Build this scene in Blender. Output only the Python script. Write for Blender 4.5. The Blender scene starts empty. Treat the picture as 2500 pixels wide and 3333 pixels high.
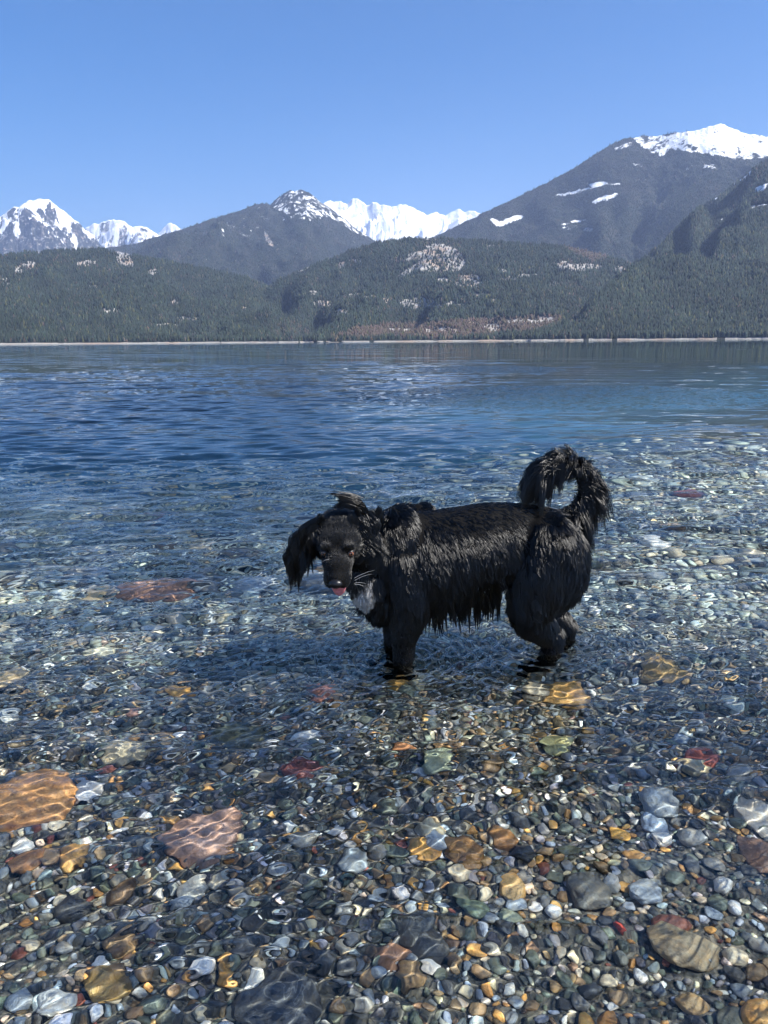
import bpy, bmesh, math, random
import numpy as np
from mathutils import Vector, Matrix

# ------------------------------------------------------------------ camera, world, sun
sc = bpy.context.scene
R = math.radians
CAM_H = 1.2
PITCH = 12.5          # degrees below the horizon
ROLL = -0.40
FPX = 2504.0           # focal length in photo pixels (photo 2500 x 3333)
SUN_EL, SUN_AZ = 46.0, 112.0     # azimuth clockwise from +y (the view direction)

cd = bpy.data.cameras.new('camera')
cam = bpy.data.objects.new('camera', cd)
sc.collection.objects.link(cam)
sc.camera = cam
cd.sensor_fit = 'VERTICAL'
cd.sensor_height = 36.0
cd.lens = 36.0 * FPX / 3333.0
cd.clip_start = 0.05
cd.clip_end = 60000
ROTM = Matrix.Rotation(R(90 - PITCH), 3, 'X') @ Matrix.Rotation(R(ROLL), 3, 'Z')
cam.matrix_world = Matrix.Translation((0, 0, CAM_H)) @ ROTM.to_4x4()
CM = np.array(ROTM)

world = bpy.data.worlds.new('World')
sc.world = world
world.use_nodes = True
wn = world.node_tree.nodes
sky = wn.new('ShaderNodeTexSky')
sky.sky_type = 'NISHITA'
sky.sun_disc = False
sky.sun_elevation = R(SUN_EL)
sky.sun_rotation = R(SUN_AZ)
sky.altitude = 500
sky.air_density = 1.0
sky.dust_density = 0.2
sky.ozone_density = 3.0
hs = wn.new('ShaderNodeHueSaturation')
hs.inputs['Saturation'].default_value = 1.5
hs.inputs['Hue'].default_value = .505
world.node_tree.links.new(sky.outputs[0], hs.inputs['Color'])
world.node_tree.links.new(hs.outputs[0], wn['Background'].inputs[0])
wn['Background'].inputs[1].default_value = 0.066

sl = bpy.data.lights.new('sun', 'SUN')
sl.energy = 5.0
sl.angle = R(0.5)
sl.color = (1.0, 0.95, 0.87)
sl.cycles.is_caustics_light = True
sun = bpy.data.objects.new('sun', sl)
sc.collection.objects.link(sun)
SUND = Vector((math.sin(R(SUN_AZ)) * math.cos(R(SUN_EL)), math.cos(R(SUN_AZ)) * math.cos(R(SUN_EL)), math.sin(R(SUN_EL))))
sun.rotation_euler = SUND.to_track_quat('Z', 'Y').to_euler()
sun.location = SUND * 30

sc.view_settings.view_transform = 'Standard'
sc.view_settings.look = 'None'
sc.view_settings.exposure = 1.15
sc.view_settings.gamma = 1.0
sc.cycles.max_bounces = 7
sc.cycles.transparent_max_bounces = 8
sc.cycles.transmission_bounces = 6
sc.cycles.volume_bounces = 1
sc.cycles.use_adaptive_sampling = True
sc.cycles.adaptive_threshold = 0.025

rng = np.random.default_rng(7)
random.seed(7)

# ------------------------------------------------------------------ helpers
def pix_dir(px, py):
    """unit-depth world direction(s) through photo pixel(s)"""
    px = np.asarray(px, float); py = np.asarray(py, float)
    d = np.stack([(px - 1250) / FPX, -(py - 1666.5) / FPX, -np.ones_like(px)], -1)
    return d @ CM.T

def to_pix(P):
    q = (P - np.array([0, 0, CAM_H])) @ CM
    z = np.minimum(q[..., 2], -1e-3)
    return 1250 + FPX * q[..., 0] / -z, 1666.5 - FPX * q[..., 1] / -z

_tabs = {}
def perlin(x, y, seed=0):
    if seed not in _tabs:
        g = np.random.default_rng(seed + 1000)
        a = g.uniform(0, 2 * math.pi, (256, 256))
        _tabs[seed] = (np.cos(a), np.sin(a))
    gx, gy = _tabs[seed]
    xi = np.floor(x).astype(int); yi = np.floor(y).astype(int)
    xf = x - xi; yf = y - yi
    u = xf * xf * xf * (xf * (xf * 6 - 15) + 10); v = yf * yf * yf * (yf * (yf * 6 - 15) + 10)
    def d(ix, iy, fx, fy):
        a = ix & 255; b = iy & 255
        return gx[a, b] * fx + gy[a, b] * fy
    n00 = d(xi, yi, xf, yf); n10 = d(xi + 1, yi, xf - 1, yf)
    n01 = d(xi, yi + 1, xf, yf - 1); n11 = d(xi + 1, yi + 1, xf - 1, yf - 1)
    return 1.4 * ((n00 * (1 - u) + n10 * u) * (1 - v) + (n01 * (1 - u) + n11 * u) * v)

def fbm(x, y, oct=4, seed=0, gain=.5):
    s = 0; a = 1.0; t = 0
    for i in range(oct):
        s = s + a * perlin(x * 2 ** i, y * 2 ** i, seed + i); t += a; a *= gain
    return s / t

def ridged(x, y, oct=5, seed=0):
    s = 0; a = 1.0; t = 0
    for i in range(oct):
        s = s + a * (1 - 2 * np.abs(perlin(x * 2 ** i, y * 2 ** i, seed + i))); t += a; a *= .5
    return s / t

def smooth(a, b, x):
    t = np.clip((x - a) / (b - a), 0, 1)
    return t * t * (3 - 2 * t)

def np_mesh(name, co, faces, smooth_shade=True):
    co = np.ascontiguousarray(co, np.float32).reshape(-1, 3)
    faces = np.ascontiguousarray(faces, np.int32)
    k = faces.shape[1]
    me = bpy.data.meshes.new(name)
    me.vertices.add(len(co)); me.vertices.foreach_set('co', co.ravel())
    me.loops.add(faces.size); me.loops.foreach_set('vertex_index', faces.ravel())
    me.polygons.add(len(faces))
    me.polygons.foreach_set('loop_start', np.arange(len(faces), dtype=np.int32) * k)
    me.update(calc_edges=True)
    if smooth_shade: me.shade_smooth()
    return me

def grid_faces(n, m):
    i = np.arange(n * m).reshape(n, m)
    return np.stack([i[:-1, :-1], i[:-1, 1:], i[1:, 1:], i[1:, :-1]], -1).reshape(-1, 4)

def obj(name, me, mat=None, parent=None, label=None, cat=None, group=None, kind=None):
    o = bpy.data.objects.new(name, me)
    sc.collection.objects.link(o)
    if mat is not None: me.materials.append(mat)
    if parent is not None: o.parent = parent
    for k, v in (('label', label), ('category', cat), ('group', group), ('kind', kind)):
        if v: o[k] = v
    return o

def fattr(me, name, arr):
    a = me.attributes.new(name, 'FLOAT', 'POINT'); a.data.foreach_set('value', np.ascontiguousarray(arr, np.float32).ravel())
def cattr(me, name, arr):
    a = me.attributes.new(name, 'FLOAT_COLOR', 'POINT')
    c = np.ones((len(arr), 4), np.float32); c[:, :3] = arr
    a.data.foreach_set('color', c.ravel())

class Mat:
    """tiny node-building helper"""
    def __init__(s, name):
        s.m = bpy.data.materials.new(name); s.m.use_nodes = True
        s.t = s.m.node_tree; s.t.nodes.clear()
        s.out = s.n('OutputMaterial')
    def n(s, typ, ins=None, **kw):
        nd = s.t.nodes.new('ShaderNode' + typ)
        for k, v in kw.items(): setattr(nd, k, v)
        for k, v in (ins or {}).items():
            if hasattr(v, 'is_linked') or hasattr(v, 'links'): s.t.links.new(v, nd.inputs[k])
            else: nd.inputs[k].default_value = v
        return nd
    def math(s, op, a, b=0.0, c=None):
        d = {0: a, 1: b}
        if c is not None: d[2] = c
        return s.n('Math', d, operation=op).outputs[0]
    def ramp(s, f, stops, interp='LINEAR'):
        r = s.n('ValToRGB', {0: f}); cr = r.color_ramp; cr.interpolation = interp
        while len(cr.elements) < len(stops): cr.elements.new(.5)
        for e, (p, c) in zip(cr.elements, stops):
            e.position = p; e.color = (c[0], c[1], c[2], 1) if hasattr(c, '__len__') else (c, c, c, 1)
        return r.outputs[0]
    def mix(s, f, a, b, blend='MIX'):
        r = s.n('Mix', data_type='RGBA', blend_type=blend)
        for k, v in ((0, f), (6, a), (7, b)):
            if hasattr(v, 'links'): s.t.links.new(v, r.inputs[k])
            else: r.inputs[k].default_value = v if not (hasattr(v, '__len__') and len(v) == 3) else (*v, 1)
        return r.outputs[2]
    def noise(s, scale, vec=None, detail=3, rough=.5, dist=0.0, out=0):
        d = {'Scale': scale, 'Detail': detail, 'Roughness': rough, 'Distortion': dist}
        if vec is not None: d['Vector'] = vec
        return s.n('TexNoise', d).outputs[out]
    def attr(s, name, out='Fac'): return s.n('Attribute', attribute_name=name).outputs[out]
    def pos(s): return s.n('NewGeometry').outputs['Position']
    def link(s, a, b): s.t.links.new(a, b)
    def surf(s, o): s.link(o, s.out.inputs[0])

def icosphere(sub):
    bm = bmesh.new(); bmesh.ops.create_icosphere(bm, subdivisions=sub, radius=1)
    bm.verts.ensure_lookup_table()
    v = np.array([p.co[:] for p in bm.verts]); f = np.array([[q.index for q in p.verts] for p in bm.faces])
    bm.free(); return v, f
ICO = {k: icosphere(k) for k in (2, 3, 4)}

# ------------------------------------------------------------------ lake bed
def bed_z(x, y):
    z = -.085 - (y - .6) * .042
    yd = y - np.where(x > 0, 1.15, .25) * x
    z = z - .24 * np.log1p(np.exp((yd - 4.3) * 1.8)) / 1.8
    z = z + .018 * perlin(x * .9 + 3, y * .9, 11) + .006 * perlin(x * 3.1, y * 3.1, 12)
    z = np.where(y < -1, z + 0, z)
    return np.clip(z, -60, 1.6)

def axis(n, core, far, k):
    u = np.linspace(-1, 1, n)
    return core * np.sinh(k * u) / math.sinh(1.0) * 1.0, u

def build_bed():
    u = np.linspace(-1, 1, 420)
    xs = np.sinh(u * 9.2) * 1.2
    vs = np.linspace(-1, 1, 620)
    ys = 3.0 + np.sinh(vs * 9.0) * 1.5
    X, Y = np.meshgrid(xs, ys)
    Z = bed_z(X, Y)
    me = np_mesh('lake_bed', np.stack([X, Y, Z], -1), grid_faces(*X.shape))
    M = Mat('lake_bed')
    p = M.pos()
    c = M.ramp(M.noise(38, p, 5, .7), [(.3, (.05, .052, .046)), (.5, (.11, .10, .08)), (.62, (.24, .20, .15)), (.75, (.10, .11, .11))])
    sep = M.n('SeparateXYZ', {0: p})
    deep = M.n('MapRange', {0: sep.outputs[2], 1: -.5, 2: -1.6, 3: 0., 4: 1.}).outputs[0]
    deep_tint = M.mix(M.noise(.5, p, 3), (.055, .16, .24), (.08, .21, .29))  # blue-teal tint of deeper water, painted into the bed colour
    c = M.mix(deep, c, deep_tint)
    c = M.mix(M.n('MapRange', {0: sep.outputs[2], 1: -2.0, 2: -7., 3: 0., 4: 1.}).outputs[0], c, (.006, .018, .028))  # darkness of unlit deep water, also painted into the bed
    b = M.n('Bump', {'Strength': 1., 'Distance': .01, 'Height': M.n('TexVoronoi', {'Vector': p, 'Scale': 70}).outputs[0]})
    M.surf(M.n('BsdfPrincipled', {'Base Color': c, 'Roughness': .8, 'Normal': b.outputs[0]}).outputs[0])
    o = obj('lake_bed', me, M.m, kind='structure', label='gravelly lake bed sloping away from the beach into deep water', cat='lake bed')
    o.cycles.is_caustics_receiver = True

# ------------------------------------------------------------------ water
LEGS = []   # filled by the dog: points where legs pass the surface
def wave_h(x, y, sp):
    """height of the water; sp = local mesh spacing"""
    g = np.random.default_rng(5)
    h = np.zeros_like(x)
    warps = [(x + .12 * perlin(x * .9, y * .9, 50 + i), y + .12 * perlin(x * .9, y * .9, 60 + i)) for i in range(4)]
    patch = .75 + .55 * fbm(x * .55 + 9, y * .8, 3, 31)
    patch2 = np.clip(.75 + 1.3 * fbm(x * .8 + 40, y * 1.1, 3, 35), .2, 1.6)
    fade = smooth(9.5, 4.6, y); calm = .62 + .38 * smooth(1.6, 2.7, y)
    pw = np.exp(-(((x - 3.9) / 4.6) ** 2 + ((y - 17.2) / 3.8) ** 2) ** 2)
    sidec = 1 - .62 * smooth(-2, 5, x + 2.5 * perlin(x * .12, y * .3, 37)) * smooth(7.5, 12, y) - .25 * pw
    for i in range(84):
        lam = .032 * 2 ** (i / 84 * 5.0)
        main = g.random() < (.72 if lam < .12 else .88)
        a = g.normal(math.pi / 2 + .12, .55 if lam < .12 else .26) if main else g.uniform(0, 2 * math.pi)
        k = 2 * math.pi / lam
        ph = g.uniform(0, 2 * math.pi)
        slope = .034 * ((2.3 if lam < .055 else 1.25) if lam < .13 else (1.25 if lam < .5 else .5))
        w = smooth(2.2, 4.5, lam / sp)
        amp = patch2 if lam < .12 else patch
        amp = amp * ((.22 + .78 * fade) * calm if lam < .13 else (.95 - .25 * smooth(5., 2.6, y) + .45 * smooth(3., 4.2, y) * smooth(11., 8., y)))
        wx, wy = warps[i % 4]
        h += slope / k * np.sin(k * (wx * math.cos(a) + wy * math.sin(a)) + ph) * w * amp * sidec
    for (lx, ly, s, lam) in LEGS:
        d = np.hypot(x - lx, y - ly)
        h += s * .0042 * np.sin(d * 2 * math.pi / lam) * np.exp(-d / .28) * smooth(.02, .06, d) * smooth(2.2, 4.5, lam / sp)
    h += .011 * np.sin((y * .83 + x * .32) * 2 * math.pi / 1.7 + 1.2 * perlin(x * .25, y * .25, 33)) * smooth(3.0, 5, y) * smooth(80, 20, y)
    return h * smooth(-.3, .3, y)

def build_water():
    az = np.radians(np.concatenate([np.linspace(-75, -38, 60)[:-1], np.linspace(-38, 38, 1350), np.linspace(38, 75, 60)[1:]]))
    r1 = np.geomspace(.4, 45, 1500)
    r2 = np.geomspace(45, 9000, 120)[1:]
    r = np.concatenate([r1, r2])
    Rr, A = np.meshgrid(r, az, indexing='ij')
    X = Rr * np.sin(A); Y = Rr * np.cos(A)
    sp = Rr * (math.log(45 / .4) / 1500)
    sp = np.where(Rr > 45, Rr * .05, sp)
    sp = np.where(np.abs(A) > R(38.5), Rr * .011, sp)
    Z = np.zeros_like(X)
    nw = 1500
    Z[:nw] = wave_h(X[:nw], Y[:nw], sp[:nw])
    Z[nw - 1:] = 0
    me = np_mesh('water', np.stack([X, Y, Z], -1), grid_faces(*X.shape))
    M = Mat('water')
    p = M.pos()
    sep = M.n('SeparateXYZ', {0: p})
    dist = M.n('VectorMath', {0: p}, operation='LENGTH').outputs['Value']
    sx = M.n('Mapping', {'Vector': p, 'Scale': (.55, 1.3, 1.)}, vector_type='POINT').outputs[0]
    # slopes of the far ripples, as a vector added to the surface normal
    def st(ax, ay, loc=(0, 0, 0)): return M.n('Mapping', {'Vector': p, 'Scale': (ax, ay, 1.), 'Location': loc}).outputs[0]
    ruff = M.ramp(M.noise(.030, st(.35, 1., (3, 1.5, 0)), 3, .6), [(.38, .30), (.60, 1.5)])
    ruff2 = M.ramp(M.noise(.16, st(.4, 1.), 3, .6), [(.34, .35), (.66, 1.5)])
    def slopes(scale, vec, amt, det=2):
        c = M.n('VectorMath', {0: M.noise(scale, vec, det, .55, 0., 1), 1: (.5, .5, .5)}, operation='SUBTRACT').outputs[0]
        return M.n('VectorMath', {0: c, 1: (amt * .55, amt, 0.)}, operation='MULTIPLY').outputs[0]
    def vadd(a, b): return M.n('VectorMath', {0: a, 1: b}, operation='ADD').outputs[0]
    def vsc(a, f):
        nd = M.n('VectorMath', {0: a}, operation='SCALE'); M.link(f, nd.inputs['Scale']); return nd.outputs[0]
    sv = vadd(slopes(.30, st(.25, 1.), .42), vadd(slopes(1.1, st(.30, 1.3), .62), slopes(3.6, st(.35, 1.4), .40)))
    side = M.n('MapRange', {0: M.math('ADD', sep.outputs[0], M.math('MULTIPLY', M.noise(.12, st(.4, 1.), 2), 6.)), 1: -2., 2: 5.5, 3: 1.1, 4: .30}).outputs[0]
    sv = vsc(sv, M.math('MULTIPLY', M.math('MULTIPLY', ruff, ruff2), side))
    # cat's paws: finer ripples in a few patches
    def ell(cx, cy, rx, ry):
        dx = M.math('DIVIDE', M.math('SUBTRACT', sep.outputs[0], cx), rx)
        dy = M.math('DIVIDE', M.math('SUBTRACT', sep.outputs[1], cy), ry)
        q = M.math('ADD', M.math('MULTIPLY', dx, dx), M.math('MULTIPLY', dy, dy))
        q = M.math('ADD', q, M.math('MULTIPLY', M.math('SUBTRACT', M.noise(.8, p, 3), .5), .9))
        return M.n('MapRange', {0: q, 1: .8, 2: 1.1, 3: 1., 4: 0.}).outputs[0]
    paw = M.math('MAXIMUM', ell(3.9, 17.2, 4.9, 3.9), ell(4.6, 34., 3.2, 4.6))
    paw = M.math('MAXIMUM', paw, ell(-9., 52., 4., 8.))
    sv = vsc(sv, M.math('SUBTRACT', 1., M.math('MULTIPLY', paw, .4)))
    sv = vadd(sv, vsc(slopes(14., st(.5, 1.), 1.9), paw))
    far = M.n('MapRange', {0: dist, 1: 7., 2: 18., 3: .0, 4: 1.}).outputs[0]
    sv = vsc(sv, far)
    nn = M.n('VectorMath', {0: vadd(M.n('NewGeometry').outputs['Normal'], sv)}, operation='NORMALIZE').outputs[0]
    g = M.n('BsdfGlass', {'Color': (.92, .98, .99, 1), 'Roughness': 0., 'IOR': 1.333, 'Normal': nn})
    M.surf(g.outputs[0])
    N = Mat('water_shallow')
    N.surf(N.n('BsdfGlass', {'Color': (.92, .98, .99, 1), 'Roughness': 0., 'IOR': 1.333}).outputs[0])
    me.materials.append(N.m)
    mi = (np.broadcast_to((r[:-1] > 7.0)[:, None], (len(r) - 1, len(az) - 1))).astype(np.int32)
    me.polygons.foreach_set('material_index', np.ascontiguousarray(mi).ravel())
    o = obj('water', me, M.m, kind='structure', label='clear rippled lake water, shallow at the front and deep blue beyond', cat='water')
    o.cycles.is_caustics_caster = True

# ------------------------------------------------------------------ stones
CLASSES = [  # name, colours, share
    ('dark slate', (.075, .08, .088), .18), ('grey green', (.12, .14, .115), .17), ('mid grey', (.27, .275, .275), .15),
    ('blue grey', (.27, .31, .36), .10), ('white', (.80, .79, .76), .08), ('cream', (.62, .54, .40), .09),
    ('ochre', (.50, .28, .09), .075), ('brown', (.27, .185, .105), .13), ('dark red', (.22, .075, .055), .015)]
CW = np.array([c[2] for c in CLASSES]); CW = CW / CW.sum()

def stone_mat():
    M = Mat('stone')
    col = M.attr('col', 'Color'); off = M.attr('off', 'Vector')
    v = M.n('VectorMath', {0: M.n('TexCoord').outputs['Object'], 1: off}, operation='ADD').outputs[0]
    sp = M.noise(90, v, 4, .7)
    m1 = M.ramp(sp, [(.25, .55), (.5, 1.), (.75, 1.5)])
    c = M.mix(1., col, m1, 'MULTIPLY')
    blot = M.ramp(M.noise(22, v, 3, .6, 1.2), [(.42, 0.), (.62, 1.)])
    tint = M.mix(1., col, (1.5, 1.15, .75), 'MULTIPLY')
    c = M.mix(M.math('MULTIPLY', blot, .5), c, tint)
    vein = M.math('ABSOLUTE', M.math('SUBTRACT', M.noise(9, v, 3, .5, 1.5), .5))
    vm = M.ramp(vein, [(.0, 1.), (.012, .0)])
    vsel = M.ramp(M.noise(2.7, v, 1), [(.55, 0.), (.6, .45)])
    c = M.mix(M.math('MULTIPLY', vm, vsel), c, (.42, .42, .40))
    b = M.n('Bump', {'Strength': .9, 'Distance': .005, 'Height': M.noise(70, v, 5, .65)})
    M.surf(M.n('BsdfPrincipled', {'Base Color': c, 'Roughness': .5, 'Normal': b.outputs[0]}).outputs[0])
    return M.m

def stone_shape(seed, sub, cuts=5, rough=.16):
    g = np.random.default_rng(seed)
    v = ICO[sub][0].copy()
    f = g.uniform(0, 50, 3)
    d = 1 + rough * (perlin(v[:, 0] * 1.3 + f[0], v[:, 1] * 1.3 + v[:, 2] * .9 + f[1], 3) + .45 * perlin(v[:, 2] * 2.6 + f[2], v[:, 1] * 2.6 - v[:, 0] * 2 + f[0], 4))
    if sub > 3: d = d + .035 * perlin(v[:, 0] * 5 + f[1], v[:, 1] * 5 + v[:, 2] * 4, 6)
    v = v * d[:, None]
    for i in range(cuts):
        n = g.normal(size=3); n /= np.linalg.norm(n); c = g.uniform(.52, .85)
        e = v @ n - c
        v -= np.where(e > 0, e * .88, 0)[:, None] * n
    return v / np.abs(v).max(0)

def bed_slope_rot(): return 0.0

def place_pebbles(blockers):
    cell = .06
    cells = {}
    out = []
    def width(y): return .60 * y + .55
    specs = [  # rmin rmax ymin ymax density per m2
        (.032, .060, .75, 4.2, 8.), (.055, .15, 3.9, 11., 9.0),
        (.019, .032, .75, 3.8, 130.), (.026, .050, 3.4, 9.5, 90.),
        (.011, .019, .75, 3.4, 1150.), (.019, .032, 3.1, 8.0, 330.),
        (.0065, .011, .75, 2.5, 2300.), (.010, .015, 2.3, 4.0, 900.)]
    def add(x, y, r):
        cells.setdefault((int(x // cell), int(y // cell)), []).append((x, y, r))
    for (x, y, r) in blockers:
        n = int(r // cell) + 1
        # blockers cover several cells: register a ring of proxies
        for a in range(-n, n + 1):
            for b in range(-n, n + 1):
                px, py = x + a * cell, y + b * cell
                if math.hypot(px - x, py - y) < r: add(px, py, cell * .5)
    g = np.random.default_rng(21)
    for (r0, r1, y0, y1, dens) in specs:
        area = (.60 * (y1 ** 2 - y0 ** 2) / 2 + .55 * (y1 - y0)) * 2
        n = int(area * dens)
        yy = np.sqrt(g.uniform(0, 1, n * 2) * ((y1 + .9) ** 2 - (y0 + .9) ** 2) + (y0 + .9) ** 2) - .9
        xx = g.uniform(-1, 1, n * 2) * width(yy)
        rr = r0 + (r1 - r0) * g.random(n * 2) ** 1.7
        k = 0
        for x, y, r in zip(xx.tolist(), yy.tolist(), rr.tolist()):
            cx, cy = int(x // cell), int(y // cell)
            nn = int((r + .05) // cell) + 1
            if r > .04: nn = 3
            ok = True
            for a in range(cx - nn, cx + nn + 1):
                for b in range(cy - nn, cy + nn + 1):
                    for (qx, qy, qr) in cells.get((a, b), ()):
                        s = .66 * (r + qr)
                        if (qx - x) ** 2 + (qy - y) ** 2 < s * s: ok = False; break
                    if not ok: break
                if not ok: break
            if ok:
                out.append((x, y, r)); add(x, y, r)
                if r > .06:
                    for a in (-1, 0, 1):
                        for b in (-1, 0, 1):
                            if a or b: add(x + a * r * .5, y + b * r * .5, r * .45)
                k += 1
                if k >= n: break
    return np.array(out)

def rot_mats(g, n, tilt):
    a = g.uniform(0, 2 * math.pi, n); tx = g.normal(0, tilt, n); ty = g.normal(0, tilt, n)
    ca, sa = np.cos(a), np.sin(a)
    Rz = np.zeros((n, 3, 3)); Rz[:, 0, 0] = ca; Rz[:, 0, 1] = -sa; Rz[:, 1, 0] = sa; Rz[:, 1, 1] = ca; Rz[:, 2, 2] = 1
    Rx = np.zeros((n, 3, 3)); Rx[:, 0, 0] = 1; Rx[:, 1, 1] = np.cos(tx); Rx[:, 1, 2] = -np.sin(tx); Rx[:, 2, 1] = np.sin(tx); Rx[:, 2, 2] = np.cos(tx)
    Ry = np.zeros((n, 3, 3)); Ry[:, 1, 1] = 1; Ry[:, 0, 0] = np.cos(ty); Ry[:, 0, 2] = np.sin(ty); Ry[:, 2, 0] = -np.sin(ty); Ry[:, 2, 2] = np.cos(ty)
    return Rx @ Ry @ Rz

# notable stones: photo px, py (centre), width px, height px, class colour, second colour, rot, label
def W(px, py, z=None):
    """point of the lake bed seen through the water at a photo pixel (flat-surface refraction)"""
    d = pix_dir(px, py); d = d / np.linalg.norm(d)
    t = -CAM_H / d[2]; hx, hy = d[0] * t, d[1] * t
    s = d / 1.333; hz = -math.sqrt(max(0, 1 - s[0] ** 2 - s[1] ** 2))
    k = .1
    for _ in range(8):
        x, y = hx + s[0] * k, hy + s[1] * k
        k = max(0., float(bed_z(np.array(x), np.array(y)))) * 0 + max(.001, -float(bed_z(np.array(x), np.array(y))) / -hz)
    return hx + s[0] * k, hy + s[1] * k, t

S = 2500 / 1659.
NOTABLE = [
 (62, 1732, 190, 110, (.36, .19, .08), 'large rusty orange boulder under shallow water at the left edge'),
 (440, 1805, 165, 95, (.30, .19, .15), 'large pinkish grey slab with an orange left end, lower left'),
 (188, 1710, 62, 48, (.55, .55, .56), 'white stone just right of the rusty orange boulder'),
 (648, 1667, 92, 34, (.17, .055, .045), 'dark red stone in open water below the chest of the dog'),
 (690, 1497, 60, 34, (.34, .14, .09), 'red and tan stone in rippled water below the head of the dog'),
 (350, 1268, 165, 40, (.27, .15, .10), 'long pinkish brown slab far out to the left of the dog'),
 (213, 1285, 66, 26, (.42, .33, .20), 'pale tan stone left of the long pinkish brown slab'),
 (216, 1407, 64, 28, (.50, .48, .36), 'cream slab under rippled water, middle of the left side'),
 (18, 1468, 70, 46, (.40, .30, .17), 'tan slab cut by the left edge beside the deeper ripples'),
 (14, 1545, 60, 34, (.60, .60, .56), 'white slab cut by the left edge above the rusty boulder'),
 (1225, 1502, 105, 62, (.40, .24, .09), 'golden orange boulder just in front of the hind legs'),
 (860, 1478, 48, 54, (.42, .24, .07), 'upright golden stone in front of the front legs'),
 (900, 1480, 44, 44, (.55, .50, .34), 'cream stone beside the upright golden stone in front of the front legs'),
 (1428, 1452, 100, 58, (.26, .18, .08), 'golden brown boulder right of the hind legs'),
 (620, 2188, 200, 110, (.055, .06, .07), 'large dark slab with white veins at the bottom edge'),
 (1475, 2043, 132, 66, (.22, .18, .12), 'large tan oval slab in the lower right corner area'),
 (1268, 1925, 86, 58, (.085, .085, .08), 'flat dark grey rectangular stone right of the ochre and white stone'),
 (1335, 1798, 44, 50, (.46, .26, .06), 'bright ochre stone standing on edge right of centre'),
 (925, 1795, 66, 44, (.33, .31, .24), 'speckled cream boulder left of the brown oval stones'),
 (915, 1840, 78, 36, (.44, .24, .07), 'glowing orange brown stone below the speckled cream boulder'),
 (1000, 1842, 84, 56, (.15, .085, .035), 'broad brown triangular stone below centre'),
 (1086, 1812, 62, 44, (.17, .09, .035), 'brown oval stone right of the broad brown triangular one'),
 (1415, 1782, 58, 42, (.30, .36, .44), 'pale blue grey stone touching a white wedge stone'),
 (1432, 1816, 36, 46, (.62, .62, .60), 'white wedge stone below the pale blue grey stone'),
 (1634, 1762, 86, 56, (.36, .34, .31), 'pale speckled boulder half cut by the right edge'),
 (1640, 1852, 80, 92, (.14, .09, .07), 'rough brown boulder cut by the right edge'),
 (1447, 2004, 76, 30, (.17, .07, .05), 'dark red brick shaped stone above the large tan oval slab'),
 (1339, 2012, 18, 34, (.40, .06, .04), 'small bright red splinter left of the dark red brick shaped stone'),
 (1392, 1930, 62, 42, (.20, .23, .27), 'squarish blue grey stone in the lower right'),
 (1497, 2174, 66, 42, (.36, .25, .13), 'smooth tan egg shaped stone near the bottom right'),
 (122, 2176, 70, 40, (.58, .58, .55), 'smooth white oval stone in the bottom left corner'),
 (228, 2140, 104, 54, (.19, .13, .05), 'ridged golden brown oval stone near the bottom left'),
 (262, 1925, 56, 80, (.09, .06, .035), 'dark brown slate block in the lower left'),
 (556, 2132, 56, 50, (.56, .56, .53), 'lumpy white stone left of the large veined slab'),
 (416, 1925, 64, 36, (.40, .38, .33), 'pale grey oval stone in the lower left half'),
 (1108, 1922, 56, 44, (.48, .30, .12), 'ochre and white lumpy stone left of the flat dark grey stone'),
 (1104, 1986, 52, 32, (.24, .28, .22), 'sage green oval stone below the ochre and white lumpy stone'),
 (1022, 1966, 68, 48, (.10, .135, .105), 'striped dark green stone left of the sage green oval'),
 (54, 1872, 68, 36, (.19, .10, .045), 'orange brown flat stone at the lower left edge'),
 (1508, 1638, 72, 28, (.19, .05, .035), 'dark red stone near the right edge above a beige one'),
 (1500, 1658, 62, 24, (.42, .35, .22), 'beige stone just below a dark red stone near the right edge'),
 (1135, 1848, 58, 42, (.02, .026, .038), 'blue black stone right of the brown oval stone'),
 (1205, 1612, 70, 34, (.30, .30, .16), 'yellow green stone beyond the shallows below the hind legs'),
 (520, 1595, 150, 56, (.052, .058, .04), 'broad dark olive slab under ripples below the shadow of the dog'),
 (270, 1628, 90, 30, (.36, .30, .20), 'tan flat stone above and right of the white stone'),
 (868, 1618, 44, 50, (.28, .13, .06), 'rusty brown upright stone in the middle of the ripples'),
 (665, 1595, 58, 26, (.62, .62, .60), 'bright white stone under ripples left of centre'),
 (945, 1650, 60, 40, (.34, .36, .24), 'pale green grey stone below the rusty brown upright stone'),
 (1070, 1810, 30, 22, (.50, .44, .33), 'small cream pebble touching the brown oval stone'),
 (760, 1870, 60, 36, (.19, .22, .25), 'blue grey flat stone in the middle of the shallows'),
 (890, 2010, 90, 60, (.052, .06, .07), 'dark rough slab in the middle of the bottom shallows'),
 (850, 2070, 84, 44, (.26, .15, .10), 'pinkish brown slab below the dark rough slab'),
]

def stone_dims(px, py, w, h, z_ref=None):
    x, y, t = W(px * S, py * S)
    dist = math.sqrt(x * x + y * y + CAM_H ** 2)
    wm = w * S / FPX * dist * .5
    el = math.atan2(CAM_H, y)
    hm = h * S / FPX * dist * .5 / max(.25, math.sin(el) * .9)
    return x, y, wm, min(hm, wm * 1.5)

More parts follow.
